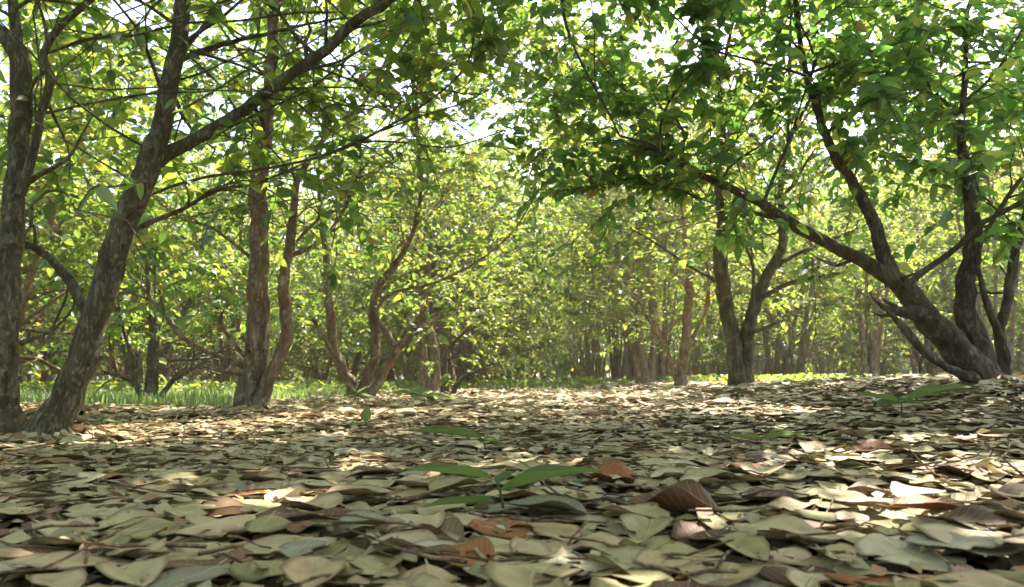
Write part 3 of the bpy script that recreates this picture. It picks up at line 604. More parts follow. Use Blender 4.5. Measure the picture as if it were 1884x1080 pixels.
# right foreground tree leaning over the aisle
t10 = Tree((*pix(1822, 712, 3.1)[:2], float(ground_z(1.88, 3.1))), M['bark_dark'], 20); t10.wscale = .76
a = t10.px_limb([(1830, 735, 78), (1806, 700, 72), (1774, 660, 68), (1735, 615, 64), (1700, 575, 60), (1660, 530, 52), (1620, 500, 38), (1570, 472, 33), (1510, 440, 29), (1450, 408, 27), (1400, 372, 23), (1340, 345, 19), (1270, 312, 14), (1200, 270, 9), (1140, 250, 5)], 3.1, True, 26, .06)
m = t10.px_limb([(1826, 735, 84), (1815, 690, 72), (1799, 640, 58), (1782, 590, 50), (1776, 540, 44), (1788, 480, 41), (1792, 420, 37), (1782, 350, 26), (1768, 260, 18), (1775, 150, 14), (1780, 20, 10)], 3.15, True, 26, .06)
b = t10.px_limb([(1645, 525, 44), (1622, 460, 36), (1604, 400, 31), (1572, 340, 27), (1532, 280, 22), (1502, 200, 18), (1482, 130, 15), (1470, 60, 13), (1462, -20, 11), (1470, -120, 10)], 3.12)
c = t10.px_limb([(1842, 735, 42), (1848, 660, 32), (1838, 612, 27), (1852, 560, 23), (1862, 490, 22), (1880, 420, 18), (1905, 340, 14), (1930, 250, 10)], 3.2)
t10.px_limb([(1842, 625, 18), (1822, 575, 17), (1808, 530, 14), (1800, 490, 9)], 3.1)
d = t10.px_limb([(1662, 530, 18), (1710, 492, 15), (1760, 455, 14), (1810, 410, 13), (1884, 370, 12), (1960, 330, 10)], 3.0)
e = t10.px_limb([(1795, 465, 14), (1830, 400, 12), (1884, 320, 9), (1940, 260, 6)], 3.2)
f_ = t10.px_limb([(1404, 375, 9), (1430, 310, 8), (1455, 250, 7), (1474, 190, 5), (1500, 110, 4)], 3.1)
g_ = t10.px_limb([(1440, 405, 14), (1380, 390, 10), (1310, 372, 7), (1230, 345, 5), (1180, 350, 3)], 3.2)
h_ = t10.px_limb([(1215, 280, 7), (1218, 220, 7), (1250, 160, 6), (1310, 100, 6), (1360, 80, 4)], 3.05)
i_ = t10.px_limb([(1485, 140, 8), (1420, 120, 7), (1360, 105, 6), (1300, 85, 5), (1230, 20, 4)], 3.0)
j_ = t10.px_limb([(1488, 135, 8), (1560, 110, 7), (1650, 80, 6), (1740, 60, 4)], 3.1)
# broken stub and the dead lower limb
t10.px_limb([(1795, 700, 34), (1745, 678, 20), (1700, 648, 22), (1672, 612, 20), (1646, 585, 14), (1628, 566, 8)], 2.95, rough=.16)
t10.px_limb([(1705, 578, 48), (1668, 574, 30), (1636, 570, 18), (1614, 556, 8), (1600, 542, 2)], 3.0, rough=.18)
t10.px_limb([(1645, 575, 14), (1622, 582, 8), (1602, 574, 2)], 3.0, rough=.15)
t10.px_limb([(1650, 565, 12), (1632, 556, 8), (1622, 548, 2)], 3.0, rough=.15)
t10.px_limb([(1700, 650, 9), (1694, 668, 7), (1692, 685, 3)], 2.95)
t10.px_limb([(1660, 512, 9), (1680, 505, 6), (1696, 496, 3)], 3.05)
t10.px_limb([(1575, 474, 10), (1540, 488, 7), (1512, 480, 4)], 3.1)
for q, n, L in ((a[len(a) // 2:], 11, .4), (b, 14, .45), (m[len(m) // 2:], 9, .5), (c, 8, .4), (d, 6, .35), (e, 5, .35), (f_, 6, .3), (g_, 7, .3), (h_, 7, .3), (i_, 8, .3), (j_, 6, .3)): t10.side_twigs(q, n, L, nl=5, size=.08, bare=.15, a=.35)
extend(t10, b, [(1.0, 2.9, 3.2), (1.9, 3.2, 3.6), (1.0, 2.0, 3.3)]); extend(t10, m, [(2.2, 2.6, 3.6), (2.9, 3.6, 3.5), (2.4, 1.6, 3.5)]); extend(t10, a, [(.3, 3.3, 2.4)])
r = t10.rng
t10.sprays(rnd_px(r, 58, 1120, 1700, -60, 270, 2.7, 4.5), 6, .078)
t10.sprays(rnd_px(r, 52, 1560, 1940, -60, 330, 2.7, 4.3), 6, .08)
t10.sprays(rnd_px(r, 15, 1000, 1250, 120, 350, 3.0, 3.9), 8, .07)
t10.sprays(rnd_px(r, 34, 1620, 1960, -60, 260, 3.6, 5.0), 8, .085)
t10.sprays(rnd_px(r, 9, 1000, 1200, 280, 370, 2.9, 3.3), 8, .065)
t10.sprays(rnd_px(r, 30, 860, 1200, -40, 230, 2.8, 4.2), 6, .075)
t10.sprays(rnd_px(r, 22, 1380, 1860, 280, 430, 3.0, 4.3), 6, .07)
t10.sprays(rnd_box(r, 200, -.1, 4.2, 1.0, 4.6, 2.3, 4.0), 11, .105)
t10.sprays(rnd_box(r, 110, .4, 2.8, 1.4, 3.8, 2.6, 3.9), 11, .12)  # extra overhead leaves out of view, put in to keep the near litter shaded
web(t10, (a[len(a) // 2:], b, d, g_), 4, .7, (-.1, 0, .15), .5)
t10.build('orchard_tree', M['leaf_dark'], 'dark tree at the right with a thick stem leaning left above a jagged stub', group='orchard trees lining the leafy aisle')

# trees of the next rows that can be told apart
s4 = Tree((*pix(275, 744, 6.0)[:2], 0.0), M['bark_grey'], 24)
a = s4.px_limb([(274, 752, 32), (279, 700, 24), (281, 650, 20), (283, 610, 15), (276, 560, 10), (270, 480, 6)], 6.0, True, 10, .1)
b = s4.px_limb([(266, 750, 14), (248, 690, 11), (240, 650, 8), (225, 600, 5), (215, 540, 3)], 6.0, True, 8, .1)
c = s4.px_limb([(282, 745, 12), (320, 700, 8), (350, 680, 5), (358, 640, 3)], 6.0, True, 8, .1)
d = s4.px_limb([(252, 705, 7), (215, 692, 6), (185, 682, 3)], 6.0)
for q in (a, b, c, d): s4.side_twigs(q, 8, .6, a=.3, nl=6, size=.08, bare=.2)
s4.sprays(rnd_px(s4.rng, 34, 110, 430, 330, 640, 5.6, 6.8), 9, .08)
s4.sprays(rnd_box(s4.rng, 50, -4.4, -2.0, 5, 7.6, 2.0, 3.6), 9, .11)
s4.build('orchard_tree', M['leaf_mid'], 'small grey tree with spreading shoots standing in the green grass behind the large left tree', group='smaller trees beside the aisle rows')

s9 = Tree((*pix(1600, 686, 11.5)[:2], float(ground_z(5.2, 11.5))), M['bark_tan'], 29)
for k, (x, w) in enumerate(((1590, 13), (1598, 14), (1607, 13), (1614, 10))):
    q = s9.px_limb([(x + (1600 - x) * .3, 700, w * 1.4), (x, 660, w), (x + (x - 1600) * .4, 615, w * .8), (x + (x - 1600) * 1.2, 540, w * .5), (x + (x - 1600) * 2.5, 460, w * .3)], 11.5 + .1 * (k % 2), True, 8, .12)
    s9.side_twigs(q, 7, .9, a=.4, nl=8, size=.09, bare=.1)
s9.sprays(rnd_px(s9.rng, 45, 1480, 1760, 330, 610, 10.8, 12.6), 9, .095)
s9.build('orchard_tree', M['leaf_far'], 'clump of four pale upright stems seen below the leaning dark tree, on the far right', group='smaller trees beside the aisle rows')

# ------------------------------------------------------------------ background rows: five kinds of tree, copied
def proto(seed, nst, H, spread, mat, leafmat, label, group, lsize, nl, temps, low=.30, keep=1., l0=.12):
    t = Tree((0, 0, 0), mat, seed); r = t.rng
    for k in range(nst):
        az = 6.283 * (k + r.rand() * .6) / nst; lean = spread * (.5 + .7 * r.rand()); rad = (.075 if l0 < .2 else .046) / nst ** .35 * (.8 + .4 * r.rand())
        P = [(.05 * math.cos(az), .05 * math.sin(az), -.06, rad * 1.35)]
        for j in range(1, 7):
            u = j / 6; h = H * .85 * u; rr = lean * u ** .8
            P.append((rr * math.cos(az) + r.randn() * .08 * u, rr * math.sin(az) + r.randn() * .08 * u, h, rad * (1 - .85 * u)))
        p = t.limb(P, True, 7, .10, step=.15)
        for j in range(13):                     # limbs that arch out and hang
            i = min(len(p) - 2, int((l0 + (1 - l0) * (j + r.rand()) / 13) * (len(p) - 1))); az2 = az + r.randn() * 1.1; L = .7 + .9 * r.rand()
            d = np.array([math.cos(az2), math.sin(az2), .55]); q = twig_path(p[i, :3], d, L, p[i, 3] * .55, r, 6, .2, -.12)
            t.tw.tube(q, 4); t.sk.append(q); t.side_twigs(q, 5, .6, .15, nl, lsize, 1, up=.05, grav=-.06)
    n = int(60 * nst ** .5)
    t.sprays(rnd_box(r, n, -1.45, 1.45, -1.45, 1.45, low, H * .95, .20), nl, lsize)
    root = t.build('orchard_tree', leafmat, label, group=group, temps=temps, cull=False, width=.30, keep=keep)
    return root
def copy_tree(root, loc, rz, sc, label, group, name=None):
    c = root.copy(); C.objects.link(c); c.location = loc; c.rotation_euler = (0, 0, rz); c.scale = (sc, sc, sc * 1.0)
    c['label'] = label; c['group'] = group
    for ch in root.children:
        d = ch.copy(); C.objects.link(d); d.parent = c
    return c
protos = [proto(41, 3, 4.2, .9, M['bark_tan'], M['leaf_far'], '', None, .11, 8, T_MID),
          proto(42, 4, 4.5, 1.0, M['bark_tan'], M['leaf_far'], '', None, .105, 9, T_MID),
          proto(43, 2, 4.1, .8, M['bark_red'], M['leaf_mid'], '', None, .11, 9, T_MID),
          proto(44, 5, 4.2, .8, M['bark_tan'], M['leaf_far'], '', None, .10, 9, T_MID),
          proto(45, 3, 4.7, 1.1, M['bark_grey'], M['leaf_mid'], '', None, .12, 9, T_MID),
          proto(46, 5, 4.9, .55, M['bark_tan'], M['leaf_far'], '', None, .10, 9, T_MID, low=1.5, l0=.34, keep=.60),
          proto(47, 7, 5.2, .7, M['bark_tan'], M['leaf_far'], '', None, .10, 9, T_MID, low=1.6, l0=.36, keep=.60),
          proto(48, 3, 4.8, .45, M['bark_red'], M['leaf_far'], '', None, .10, 9, T_MID, low=1.4, l0=.32, keep=.60)]
rg = np.random.RandomState(5); used = set(); spots = []
DR = .03                                   # the aisle drifts slightly to the right
for row, X in enumerate((-1.75, 1.75, -4.7, 4.9, -7.7, 8.0, -10.8, 11.2, -14, 14.4)):
    y = 12.2 if abs(X) < 2 else 8.6 + rg.rand() * 1.2
    while y < 44:
        x = X + DR * y + rg.randn() * .22
        if abs(x) < .66 * y + 1.5 and not (abs(x - 5.2) < 1.4 and abs(y - 11.5) < 1.8): spots.append((x, y + rg.randn() * .2, row))
        y += 2.35 if y < 24 else 3.1
KIND = ['pale three-stemmed', 'pale four-stemmed', 'reddish two-stemmed', 'pale five-stemmed', 'tall grey', 'bare-legged five-stemmed', 'bare-legged many-stemmed', 'bare-legged three-stemmed']
for y in (31, 36, 40): spots.append((DR * y + rg.randn() * .5, y, 10))
LB = {'end': ('tree closing off the far end of the aisle',), 'aisle_l': ('tree in the distance along the left side of the aisle',), 'aisle_r': ('tree in the distance along the right side of the aisle',),
      'left': ('tree in the rows beyond the grass on the left',), 'right': ('tree in the rows beyond the weeds on the right',)}
for k, (x, y, row) in enumerate(spots):
    pi = (0, 1, 3)[rg.randint(0, 3)] if row == 0 else rg.randint(5, 8) if row == 1 or (row in (3, 5) and rg.rand() < .2) else rg.randint(0, 5)
    key = 'end' if row == 10 else ('aisle_l', 'aisle_r')[row] if row < 2 else ('left' if row % 2 == 0 else 'right')
    root = protos[pi]; lab = '%s %s' % (KIND[pi], LB[key][0]); nth = sum(1 for q in spots[:k] if q[2] == row); ilab = lab
    if row < 2 and nth < 3: ilab = '%s orchard tree behind %s, %s' % (('nearest', 'second', 'third')[nth], ('the slim pair of reddish stems', 'the slender pale three-stemmed tree')[row], ('left of the aisle', 'right of the aisle')[row])
    args = ((x, y, float(ground_z(x, y)) - .02), rg.rand() * 6.28, .90 + .3 * rg.rand() - (.06 if row in (2, 4) else -.12 if row < 2 else 0), ilab, lab)
    if pi not in used:
        used.add(pi); root.location = args[0]; root.rotation_euler = (0, 0, args[1]); root.scale = (args[2],) * 3; root['label'] = args[3]; root['group'] = args[4]
    else: copy_tree(root, *args)
# behind and beside the camera the same rows go on: unseen trees, put in to shade the ground
for (x, y, k) in ((-1.7, -.9, 4), (1.75, -.6, 1), (-4.3, 1.0, 2), (-4.6, 3.6, 1), (-4.8, 7.2, 0), (-1.6, -3.2, 1), (1.8, -3.0, 0)):
    copy_tree(protos[k], (x, y, float(ground_z(x, y))), rg.rand() * 6.28, 1.0, 'leafy tree continuing the aisle rows unseen beside or behind the viewpoint, shading the ground', 'unseen shade trees beside and behind the viewpoint')
# ------------------------------------------------------------------ far wood: one mass of foliage
def far_wood():
    r = np.random.RandomState(3); n = 110000
    th = (r.rand(n) - .5) * 1.9; d = 46 + 26 * r.rand(n) ** 1.3
    x = d * np.sin(th); y = d * np.cos(th); z = .4 + 13 * r.rand(n) ** 1.15
    gx = np.sin(x * .9) * np.sin(y * .8 + z * .7) + np.sin(z * 1.9 + x * .5)
    k = gx > -.75; x, y, z = x[k], y[k], z[k]; n = len(x)
    v, q, u = leaves(np.stack([x, y, z], 1), r.randn(n, 3), unit(np.array([0, 0, .8]) + r.randn(n, 3)), .35 + .3 * r.rand(n), .14 + .1 * r.rand(n), T_FAR, r)
    w = Wood()
    for k in range(180):
        th = (r.rand() - .5) * 1.9; d = 45 + 12 * r.rand(); b = np.array([d * math.sin(th), d * math.cos(th), -.1])
        w.tube(twig_path(b, np.array([r.randn() * .2, 0, 1]), 5 + 3 * r.rand(), .16, r, 6, .12, .1, .03), 5)
    tag(mesh_obj('distant_woodland', v, [q], M['leaf_far'], None, u), 'mass of yellow green woodland closing off the end of the rows', 'woodland', kind='stuff')
    tag(w.build('distant_trunks', M['bark_tan'], None, (0, 0, 0)), 'thin brown trunks of the far woodland behind the last rows', 'woodland', kind='stuff')
far_wood()

# ------------------------------------------------------------------ grass and weeds beyond the leaf litter
def grass(name, P, H, W, mat, label, rng):
    n = len(P); az = rng.rand(n) * 6.283; lean = (rng.rand(n) * .7)[:, None]
    D = np.stack([np.cos(az), np.sin(az), np.zeros(n)], 1); B = np.stack([-np.sin(az), np.cos(az), np.zeros(n)], 1); H = H[:, None]; W = W[:, None]
    up = np.array([[0, 0, 1.]])
    v = np.stack([P - B * W, P + B * W, P + up * H * .55 + D * H * lean * .3 - B * W * .8, P + up * H * .55 + D * H * lean * .3 + B * W * .8, P + up * H + D * H * lean], 1).reshape(-1, 3)
    i = (np.arange(n) * 5)[:, None]
    uv = np.tile(np.array([(0, 0), (1, 0), (0, .5), (1, .5), (.5, 1)]), (n, 1)) * .4
    return tag(mesh_obj(name, v, [i + np.array([[0, 1, 3, 2]]), i + np.array([[2, 3, 4]])], mat, None, uv), label, 'grass', kind='stuff')
r = np.random.RandomState(31)
def grass_pts(n, x0, x1, y0, y1, edge):
    P = np.stack([x0 + (x1 - x0) * r.rand(n), y0 + (y1 - y0) * r.rand(n) ** 1.4], 1)
    k = edge(P[:, 0], P[:, 1]); P = P[k]; return np.column_stack([P, ground_z(P[:, 0], P[:, 1]) - .01])
def clump(x, y): return np.sin(x * 3.1 + y) * np.sin(y * 2.7 - x * .8) + .5 * np.sin(x * 9 + y * 5)
P = grass_pts(90000, -9, -.9, 4.6, 14, lambda x, y: (x < -1.75 - .25 * (clump(x, y)) + .05 * (y - 4.6) ) & (y > 5.0 + .25 * np.sin(x * 4) - .25 * (x + 2)*(x<-2)*.4) & (clump(x * .8, y) + .25 * r.randn(len(x)) > -.35))
grass('grass', P, .03 + .075 * r.rand(len(P)) * (1 + .5 * clump(P[:, 0], P[:, 1])), .0035 + .003 * r.rand(len(P)), M['grass'], 'bright green grass beyond the dry leaves on the left', r)
P = grass_pts(34000, -4, 16, 11, 34, lambda x, y: (clump(x * .6, y * .6) > -.2))
grass('grass', P, .04 + .10 * r.rand(len(P)), .005 + .005 * r.rand(len(P)), M['grass'], 'thin green grass at the far end of the aisle and to its right', r)
def weeds(P, size, label):
    n = len(P); m = 7; az = r.rand(n, m) * 6.283
    A = np.stack([np.cos(az), np.sin(az), .25 + .5 * r.rand(n, m)], -1).reshape(-1, 3)
    PP = np.repeat(P, m, 0) + np.column_stack([r.randn(n * m, 2) * .03, .02 + .10 * r.rand(n * m)])
    v, q, u = leaves(PP, A, unit(np.array([0, 0, 1.]) + r.randn(n * m, 3) * .4), size * (.5 + .8 * r.rand(n * m)), size * .32 * (.7 + .6 * r.rand(n * m)), T_MID, r)
    tag(mesh_obj('weeds', v, [q], M['weed'], None, u), label, 'weeds', kind='stuff')
P = grass_pts(5200, 2.2, 14, 6.8, 20, lambda x, y: (clump(x * .7, y * .9) > -.1) & (y > 6.8 + 2.4 / np.maximum(x - 1.2, .6)))
weeds(P, .06, 'low yellow green weeds behind the leaf litter on the right')
P = grass_pts(2600, -7, 1.4, 7.5, 18, lambda x, y: (clump(x * .7 + 2, y * .9) > .25) & ((x < -1.4) | (y > 11.5)))
weeds(P, .07, 'low bright weeds among the tree bases on the left and at the aisle end')
# dead thin sticks standing under the far rows
w = Wood(); rr = np.random.RandomState(8)
for k in range(650):
    y = 13 + 20 * rr.rand(); x = (rr.rand() - .38) * 1.15 * y
    if abs(x - DR * y) < 1.0: continue
    w.tube(twig_path((x, y, float(ground_z(x, y)) - .02), (rr.randn() * .25, rr.randn() * .25, 1), .5 + 1.3 * rr.rand(), .010 + .008 * rr.rand(), rr, 5, .12, .05, .003), 3)
tag(w.build('dry_undergrowth', M['bark_tan'], None, (0, 0, 0)), 'thin brown dry stems standing under the far rows of trees', 'undergrowth', kind='stuff')

# ------------------------------------------------------------------ leaf litter
LT = [template(10, 4, d, f, wv, sd, cu, tc, rag=.07, bend=(-.25, .2, 0, .35, -.1)[sd % 5]) for sd, (d, f, wv, cu, tc) in enumerate(
      2 * ((.02, .03, .02, .0, .0), (-.02, .02, .035, .02, .03), (.05, -.05, .02, -.04, .0), (.0, .08, .02, .02, .04), (-.04, -.02, .04, .06, -.03), (.05, .02, .05, -.05, .03), (.01, .14, .03, .04, .06), (.0, -.08, .04, -.07, -.04)))]
LT2 = [template(5, 2, d, f, .025, 20 + k, rag=.10, bend=(.2, -.2, 0, .3)[k % 4]) for k, (d, f) in enumerate(((.02, .04), (-.04, .08), (.06, -.06), (0, .02)))]
def litter_pts(n, y0, y1, rng, power=1.):
    y = y0 + (y1 - y0) * rng.rand(n) ** power; x = (rng.rand(n) - .5) * 2 * (.74 * y + .5)
    return x, y
def litter_batch(n, y0, y1, temps, z0, z1, size, rng, tilt, power=1., keepf=None):
    x, y = litter_pts(n, y0, y1, rng, power)
    k = np.hypot(x, y) > .30
    if keepf is not None: k &= keepf(x, y)
    x, y = x[k], y[k]; n = len(x)
    P = np.column_stack([x, y, ground_z(x, y) + z0 + (z1 - z0) * rng.rand(n)])
    az = rng.rand(n) * 6.283; A = np.stack([np.cos(az), np.sin(az), rng.randn(n) * tilt], 1)
    Nn = unit(np.array([0, 0, 1.]) + rng.randn(n, 3) * tilt); Nn *= np.where(rng.rand(n) < .5, 1, -1)[:, None]
    L = size * (.55 + .7 * rng.rand(n)); L = L * np.where(rng.rand(n) < .12, .55, 1); W = L * (.20 + .17 * rng.rand(n)); A = unit(A); P = P - A * L[:, None] * .5
    return leaves(P, A, Nn, L, W, temps, rng, zs=L)
rl = np.random.RandomState(77)
parts_ = [litter_batch(3000, .25, 1.9, LT, -.008, .010, .100, rl, .05),
          litter_batch(9500, 1.2, 4.2, LT2, -.004, .016, .098, rl, .065),
          litter_batch(21000, 3.6, 9.5, LT2, .0, .022, .105, rl, .12, 1.0, lambda x, y: (x > -2.1 - .3 * np.sin(y * 3) ) | (y < 5.2)),
          litter_batch(13000, 8.5, 19, T_FAR, .0, .03, .15, rl, .14, 1.1, lambda x, y: (np.abs(x - DR * y) < 2.2 + .5 * np.sin(y)) | ((x > 0) & (y < 12)))]
for (bx, by, br) in ((-1.58, 2.38, .07), (-1.40, 2.38, .08), (-1.42, 4.28, .10), (-1.27, 6.58, .10), (1.55, 5.28, .09), (1.70, 7.8, .08), (1.80, 3.12, .11), (1.92, 3.14, .11), (1.98, 3.2, .08), (1.72, 10, .08)):
    n = 70; a_ = rl.rand(n) * 6.283; d_ = br + .16 * rl.rand(n) ** 1.5; x = bx + d_ * np.cos(a_); y = by + d_ * np.sin(a_)
    P = np.column_stack([x, y, ground_z(x, y) + .012 + .022 * np.maximum(0, 1 - (d_ - br) / .12) * rl.rand(n)]); A = np.stack([-np.sin(a_) + rl.randn(n) * .5, np.cos(a_) + rl.randn(n) * .5, rl.randn(n) * .2], 1)
    Nn = unit(np.stack([np.cos(a_) * .45, np.sin(a_) * .45, np.ones(n)], 1) + rl.randn(n, 3) * .15); Ls = .06 + .04 * rl.rand(n); A = unit(A)
    parts_.append(leaves(P - A * Ls[:, None] * .5, A, Nn, Ls, Ls * .3, LT2, rl, zs=Ls))
off = 0; VV, QQ, UU = [], [], []
for v, q, u in parts_: VV.append(v); QQ.append(q + off); UU.append(u); off += len(v)
tag(mesh_obj('leaf_litter', np.concatenate(VV), [np.concatenate(QQ)], M['litter'], None, np.concatenate(UU)), 'thick layer of dry olive, khaki and brown fallen leaves covering the ground', 'fallen leaves', kind='stuff')

def leaf_mesh(name, ns, cols, aspect, mat, seed, droop=0., fold=.1, wave=.05, curl=0., tipcurl=0., wpow=.75, thick=True):
    tv, tq, tu = template(ns, cols, droop, fold, wave, seed, curl, tipcurl, wpow=wpow, rag=.035, bend=.25 * math.sin(seed * 1.7))
    v = tv * np.array([1, aspect, 1]) - np.array([.5, 0, 0])
    # a short stalk, joined on as a thin three-sided sliver
    k = len(v); st = np.array([(-.5, -.012, tv[0, 2]), (-.5, .012, tv[0, 2]), (-.64, .004, tv[0, 2] + .03), (-.64, -.004, tv[0, 2] + .03)])
    v = np.vstack([v, st]); q = np.vstack([tq, [[k, k + 1, k + 2, k + 3]]]); u = np.vstack([tu, [(.5, 0)] * 4])
    o = mesh_obj(name, v, [q], mat, None, u)
    if thick:
        m = o.modifiers.new('thickness', 'SOLIDIFY'); m.thickness = .006; m.offset = 0
    return o
SH = {'nearly flat': (.02, .02, .02, 0, 0), 'cupped': (.0, .07, .02, .05, .04), 'arched': (.06, -.06, .03, -.05, 0), 'wavy': (-.02, .02, .045, .02, .03)}
CW = {'khaki': ('khaki', .34), 'olive': ('olive', .12), 'grey': ('grey-green', .12), 'tan': ('tan', .26), 'brown': ('dark brown', .13), 'orange': ('orange-brown', .04)}
def place(o, x, y, dz, rz, L, tx=0., ty=0.):
    o.location = (x, y, float(ground_z(x, y)) + dz); o.rotation_euler = (tx, ty, rz); o.scale = (L, L, L)
hero = []
# distinctive leaves: pixel centre, length in metres, half-width ratio, turn, colour, shape, tilts, label
HL = [
 (1678, 1046, .118, .44, 100, 'pale', (.02, .04, .03, 0, 0, .95), (.28, .0), 'large round pale leaf near the lower right corner, overlapping another leaf'),
 (1812, 1022, .125, .42, 60, 'khaki', (.02, .04, .03, 0, 0, .85), (.22, .08), 'broad khaki leaf tucked behind the large round pale leaf at lower right'),
 (1185, 1008, .075, .40, 70, 'khaki', (.0, .5, .04, .1, .1, .9), (.5, -.1), 'yellowish folded leaf standing half upright at the bottom right of centre'),
 (1060, 985, .125, .30, 10, 'khaki', (.16, -.12, .06, -.15, 0, .8), (.14, .05), 'arched khaki leaf above a dark hollow at the bottom centre'),
 (1245, 968, .13, .30, 165, 'brown', (.0, .35, .12, .2, .2, .8), (-.35, .1), 'large dark brown curled leaf beneath a pale one at the bottom centre'),
 (1325, 952, .11, .30, 170, 'tan', (.1, -.1, .04, -.1, 0, .8), (.2, .05), 'sunlit pale tan leaf resting on a dark brown curled leaf'),
 (935, 990, .10, .34, 10, 'orange', (.1, .1, .05, -.1, .05, .8), (.3, .05), 'orange-brown blotched leaf in the middle of the bottom edge area'),
 (830, 1050, .10, .34, 150, 'orange', (.1, .1, .08, .1, .2, .8), (.25, -.12), 'reddish orange leaf with a bright torn edge at the bottom centre'),
 (745, 1030, .085, .28, 160, 'tan', (.1, .3, .05, .1, .1, .8), (.2, .1), 'narrow tan leaf with a curled rim left of the reddish orange leaf'),
 (815, 1008, .085, .26, 8, 'grey', (.12, -.18, .03, -.15, 0, .8), (.15, .05), 'small grey-green ribbed leaf lying above the reddish orange one'),
 (500, 1030, .125, .24, 25, 'khaki', (.05, .05, .03, 0, 0, .85), (.22, -.1), 'long narrow khaki leaf slanting up to the right in the lower left'),
 (375, 1035, .09, .26, 35, 'tan', (.1, -.25, .06, -.1, .1, .8), (.3, -.15), 'folded tan leaf beside the long narrow khaki one'),
 (270, 1003, .135, .26, 18, 'olive', (.08, .05, .06, 0, .1, .8), (.2, -.08), 'large olive leaf stretching across the lower left'),
 (60, 1030, .14, .30, 20, 'brown', (.1, -.1, .1, -.1, 0, .8), (.12, .1), 'broad dark brown leaf in the bottom left corner'),
 (130, 1000, .10, .30, -20, 'khaki', (.06, .1, .08, 0, .15, .8), (.2, .1), 'pointed khaki leaf lying over the dark brown leaf at the bottom left'),
 (75, 935, .15, .22, 4, 'khaki', (.08, -.05, .04, 0, 0, .8), (.1, .0), 'very long pale khaki leaf at the left edge of the litter'),
 (1490, 1012, .15, .24, -10, 'khaki', (.1, .1, .06, 0, .1, .8), (.2, .06), 'long pointed khaki leaf at the lower right, left of the round pale one'),
 (1385, 1008, .085, .32, 160, 'khaki', (.05, .06, .03, 0, 0, .85), (.28, .05), 'oval khaki leaf left of the long pointed one at the lower right'),
 (1568, 975, .05, .40, 20, 'tan', (.05, .06, .03, 0, 0, .9), (.35, .0), 'small rounded yellow-tan leaf above the long pointed khaki leaf'),
 (1150, 1072, .13, .28, 8, 'pale', (.05, .0, .04, 0, 0, .8), (.12, -.05), 'big pale leaf lying in sunlight on the bottom edge, right of centre'),
 (665, 838, .14, .36, 5, 'pale', (.12, -.1, .03, -.1, 0, .9), (.2, 0), 'single bright rounded leaf in the middle distance left of the seedling'),
 (1345, 748, .20, .34, 12, 'orange', (.1, .25, .06, .2, .1, .8), (.5, -.1), 'bright orange leaf glowing in the sun before the V-forked tree'),
 (1395, 826, .12, .34, 150, 'brown', (.1, .4, .1, .2, .2, .8), (.6, .2), 'upright reddish brown crumpled leaf right of centre in the middle litter'),
 (1440, 850, .17, .34, 10, 'brown', (.1, -.3, .12, -.2, .2, .8), (.3, -.1), 'wide dark brown crumpled leaf in front of the reddish one'),
 (1620, 838, .12, .30, 15, 'orange', (.1, .3, .1, .1, .2, .8), (.5, -.1), 'small orange leaf curling up in the right middle litter'),
 (230, 888, .13, .28, 12, 'orange', (.1, -.1, .05, 0, 0, .8), (.2, 0), 'dull orange leaf in the left middle litter'),
 (430, 872, .17, .26, 5, 'brown', (.1, -.2, .05, -.1, 0, .8), (.15, 0), 'dark brown leaf left of centre in the middle litter'),
 (1145, 905, .11, .26, -20, 'orange', (.1, .3, .08, .1, .2, .8), (.4, .1), 'narrow rust coloured leaf curled up right of the seedling'),
 (1480, 1075, .10, .36, 0, 'brown', (.1, -.1, .1, 0, 0, .8), (.15, 0), 'brown leaf on the bottom edge left of the round pale leaf'),
 (1865, 866, .14, .32, 165, 'pale', (.1, -.1, .05, 0, 0, .8), (.25, 0), 'whitish sunlit leaf at the right edge of the litter'),
 (375, 912, .045, .34, 100, 'tan', (.1, .3, .05, .1, .2, .8), (.9, .4), 'tiny yellow leaf standing on end in the left middle litter'),
 (990, 880, .10, .30, -15, 'khaki', (.1, .1, .05, .1, 0, .8), (.2, 0), 'pale khaki leaf under the right leaf of the seedling'),
]
for k, (px, py, L, asp, rz, col, (dr, fo, wv, cu, tc, wp), (tx, ty), lab) in enumerate(HL):
    fo, wv, cu, tc = fo * .45, wv * .5, cu * .5, tc * .5
    if py < 880: fo, cu, tc, wv = fo * .4, cu * .4, tc * .4, wv * .6
    o = leaf_mesh('fallen_leaf', 14, 8, asp, M[col], 100 + k, dr, fo, wv, cu, tc, wp)
    g = pixg(px, py); a_ = R(rz)
    # tilt towards the camera (about the world X axis) after turning the leaf on the ground
    from mathutils import Euler, Matrix
    tx = .05 + min(abs(tx), .45) * .33 * (1 if tx > 0 else -.5); ty *= .5
    rot = Matrix.Rotation(tx, 3, 'X') @ Matrix.Rotation(ty, 3, 'Y') @ Matrix.Rotation(a_, 3, 'Z')
    o.rotation_euler = rot.to_euler(); o.scale = (L, L, L); o.location = (g[0], g[1], g[2] + .016 + .15 * asp * L * abs(math.sin(tx)))
    tag(o, lab, 'leaf', 'leaves lying in the foreground litter'); hero.append((g[0], g[1]))
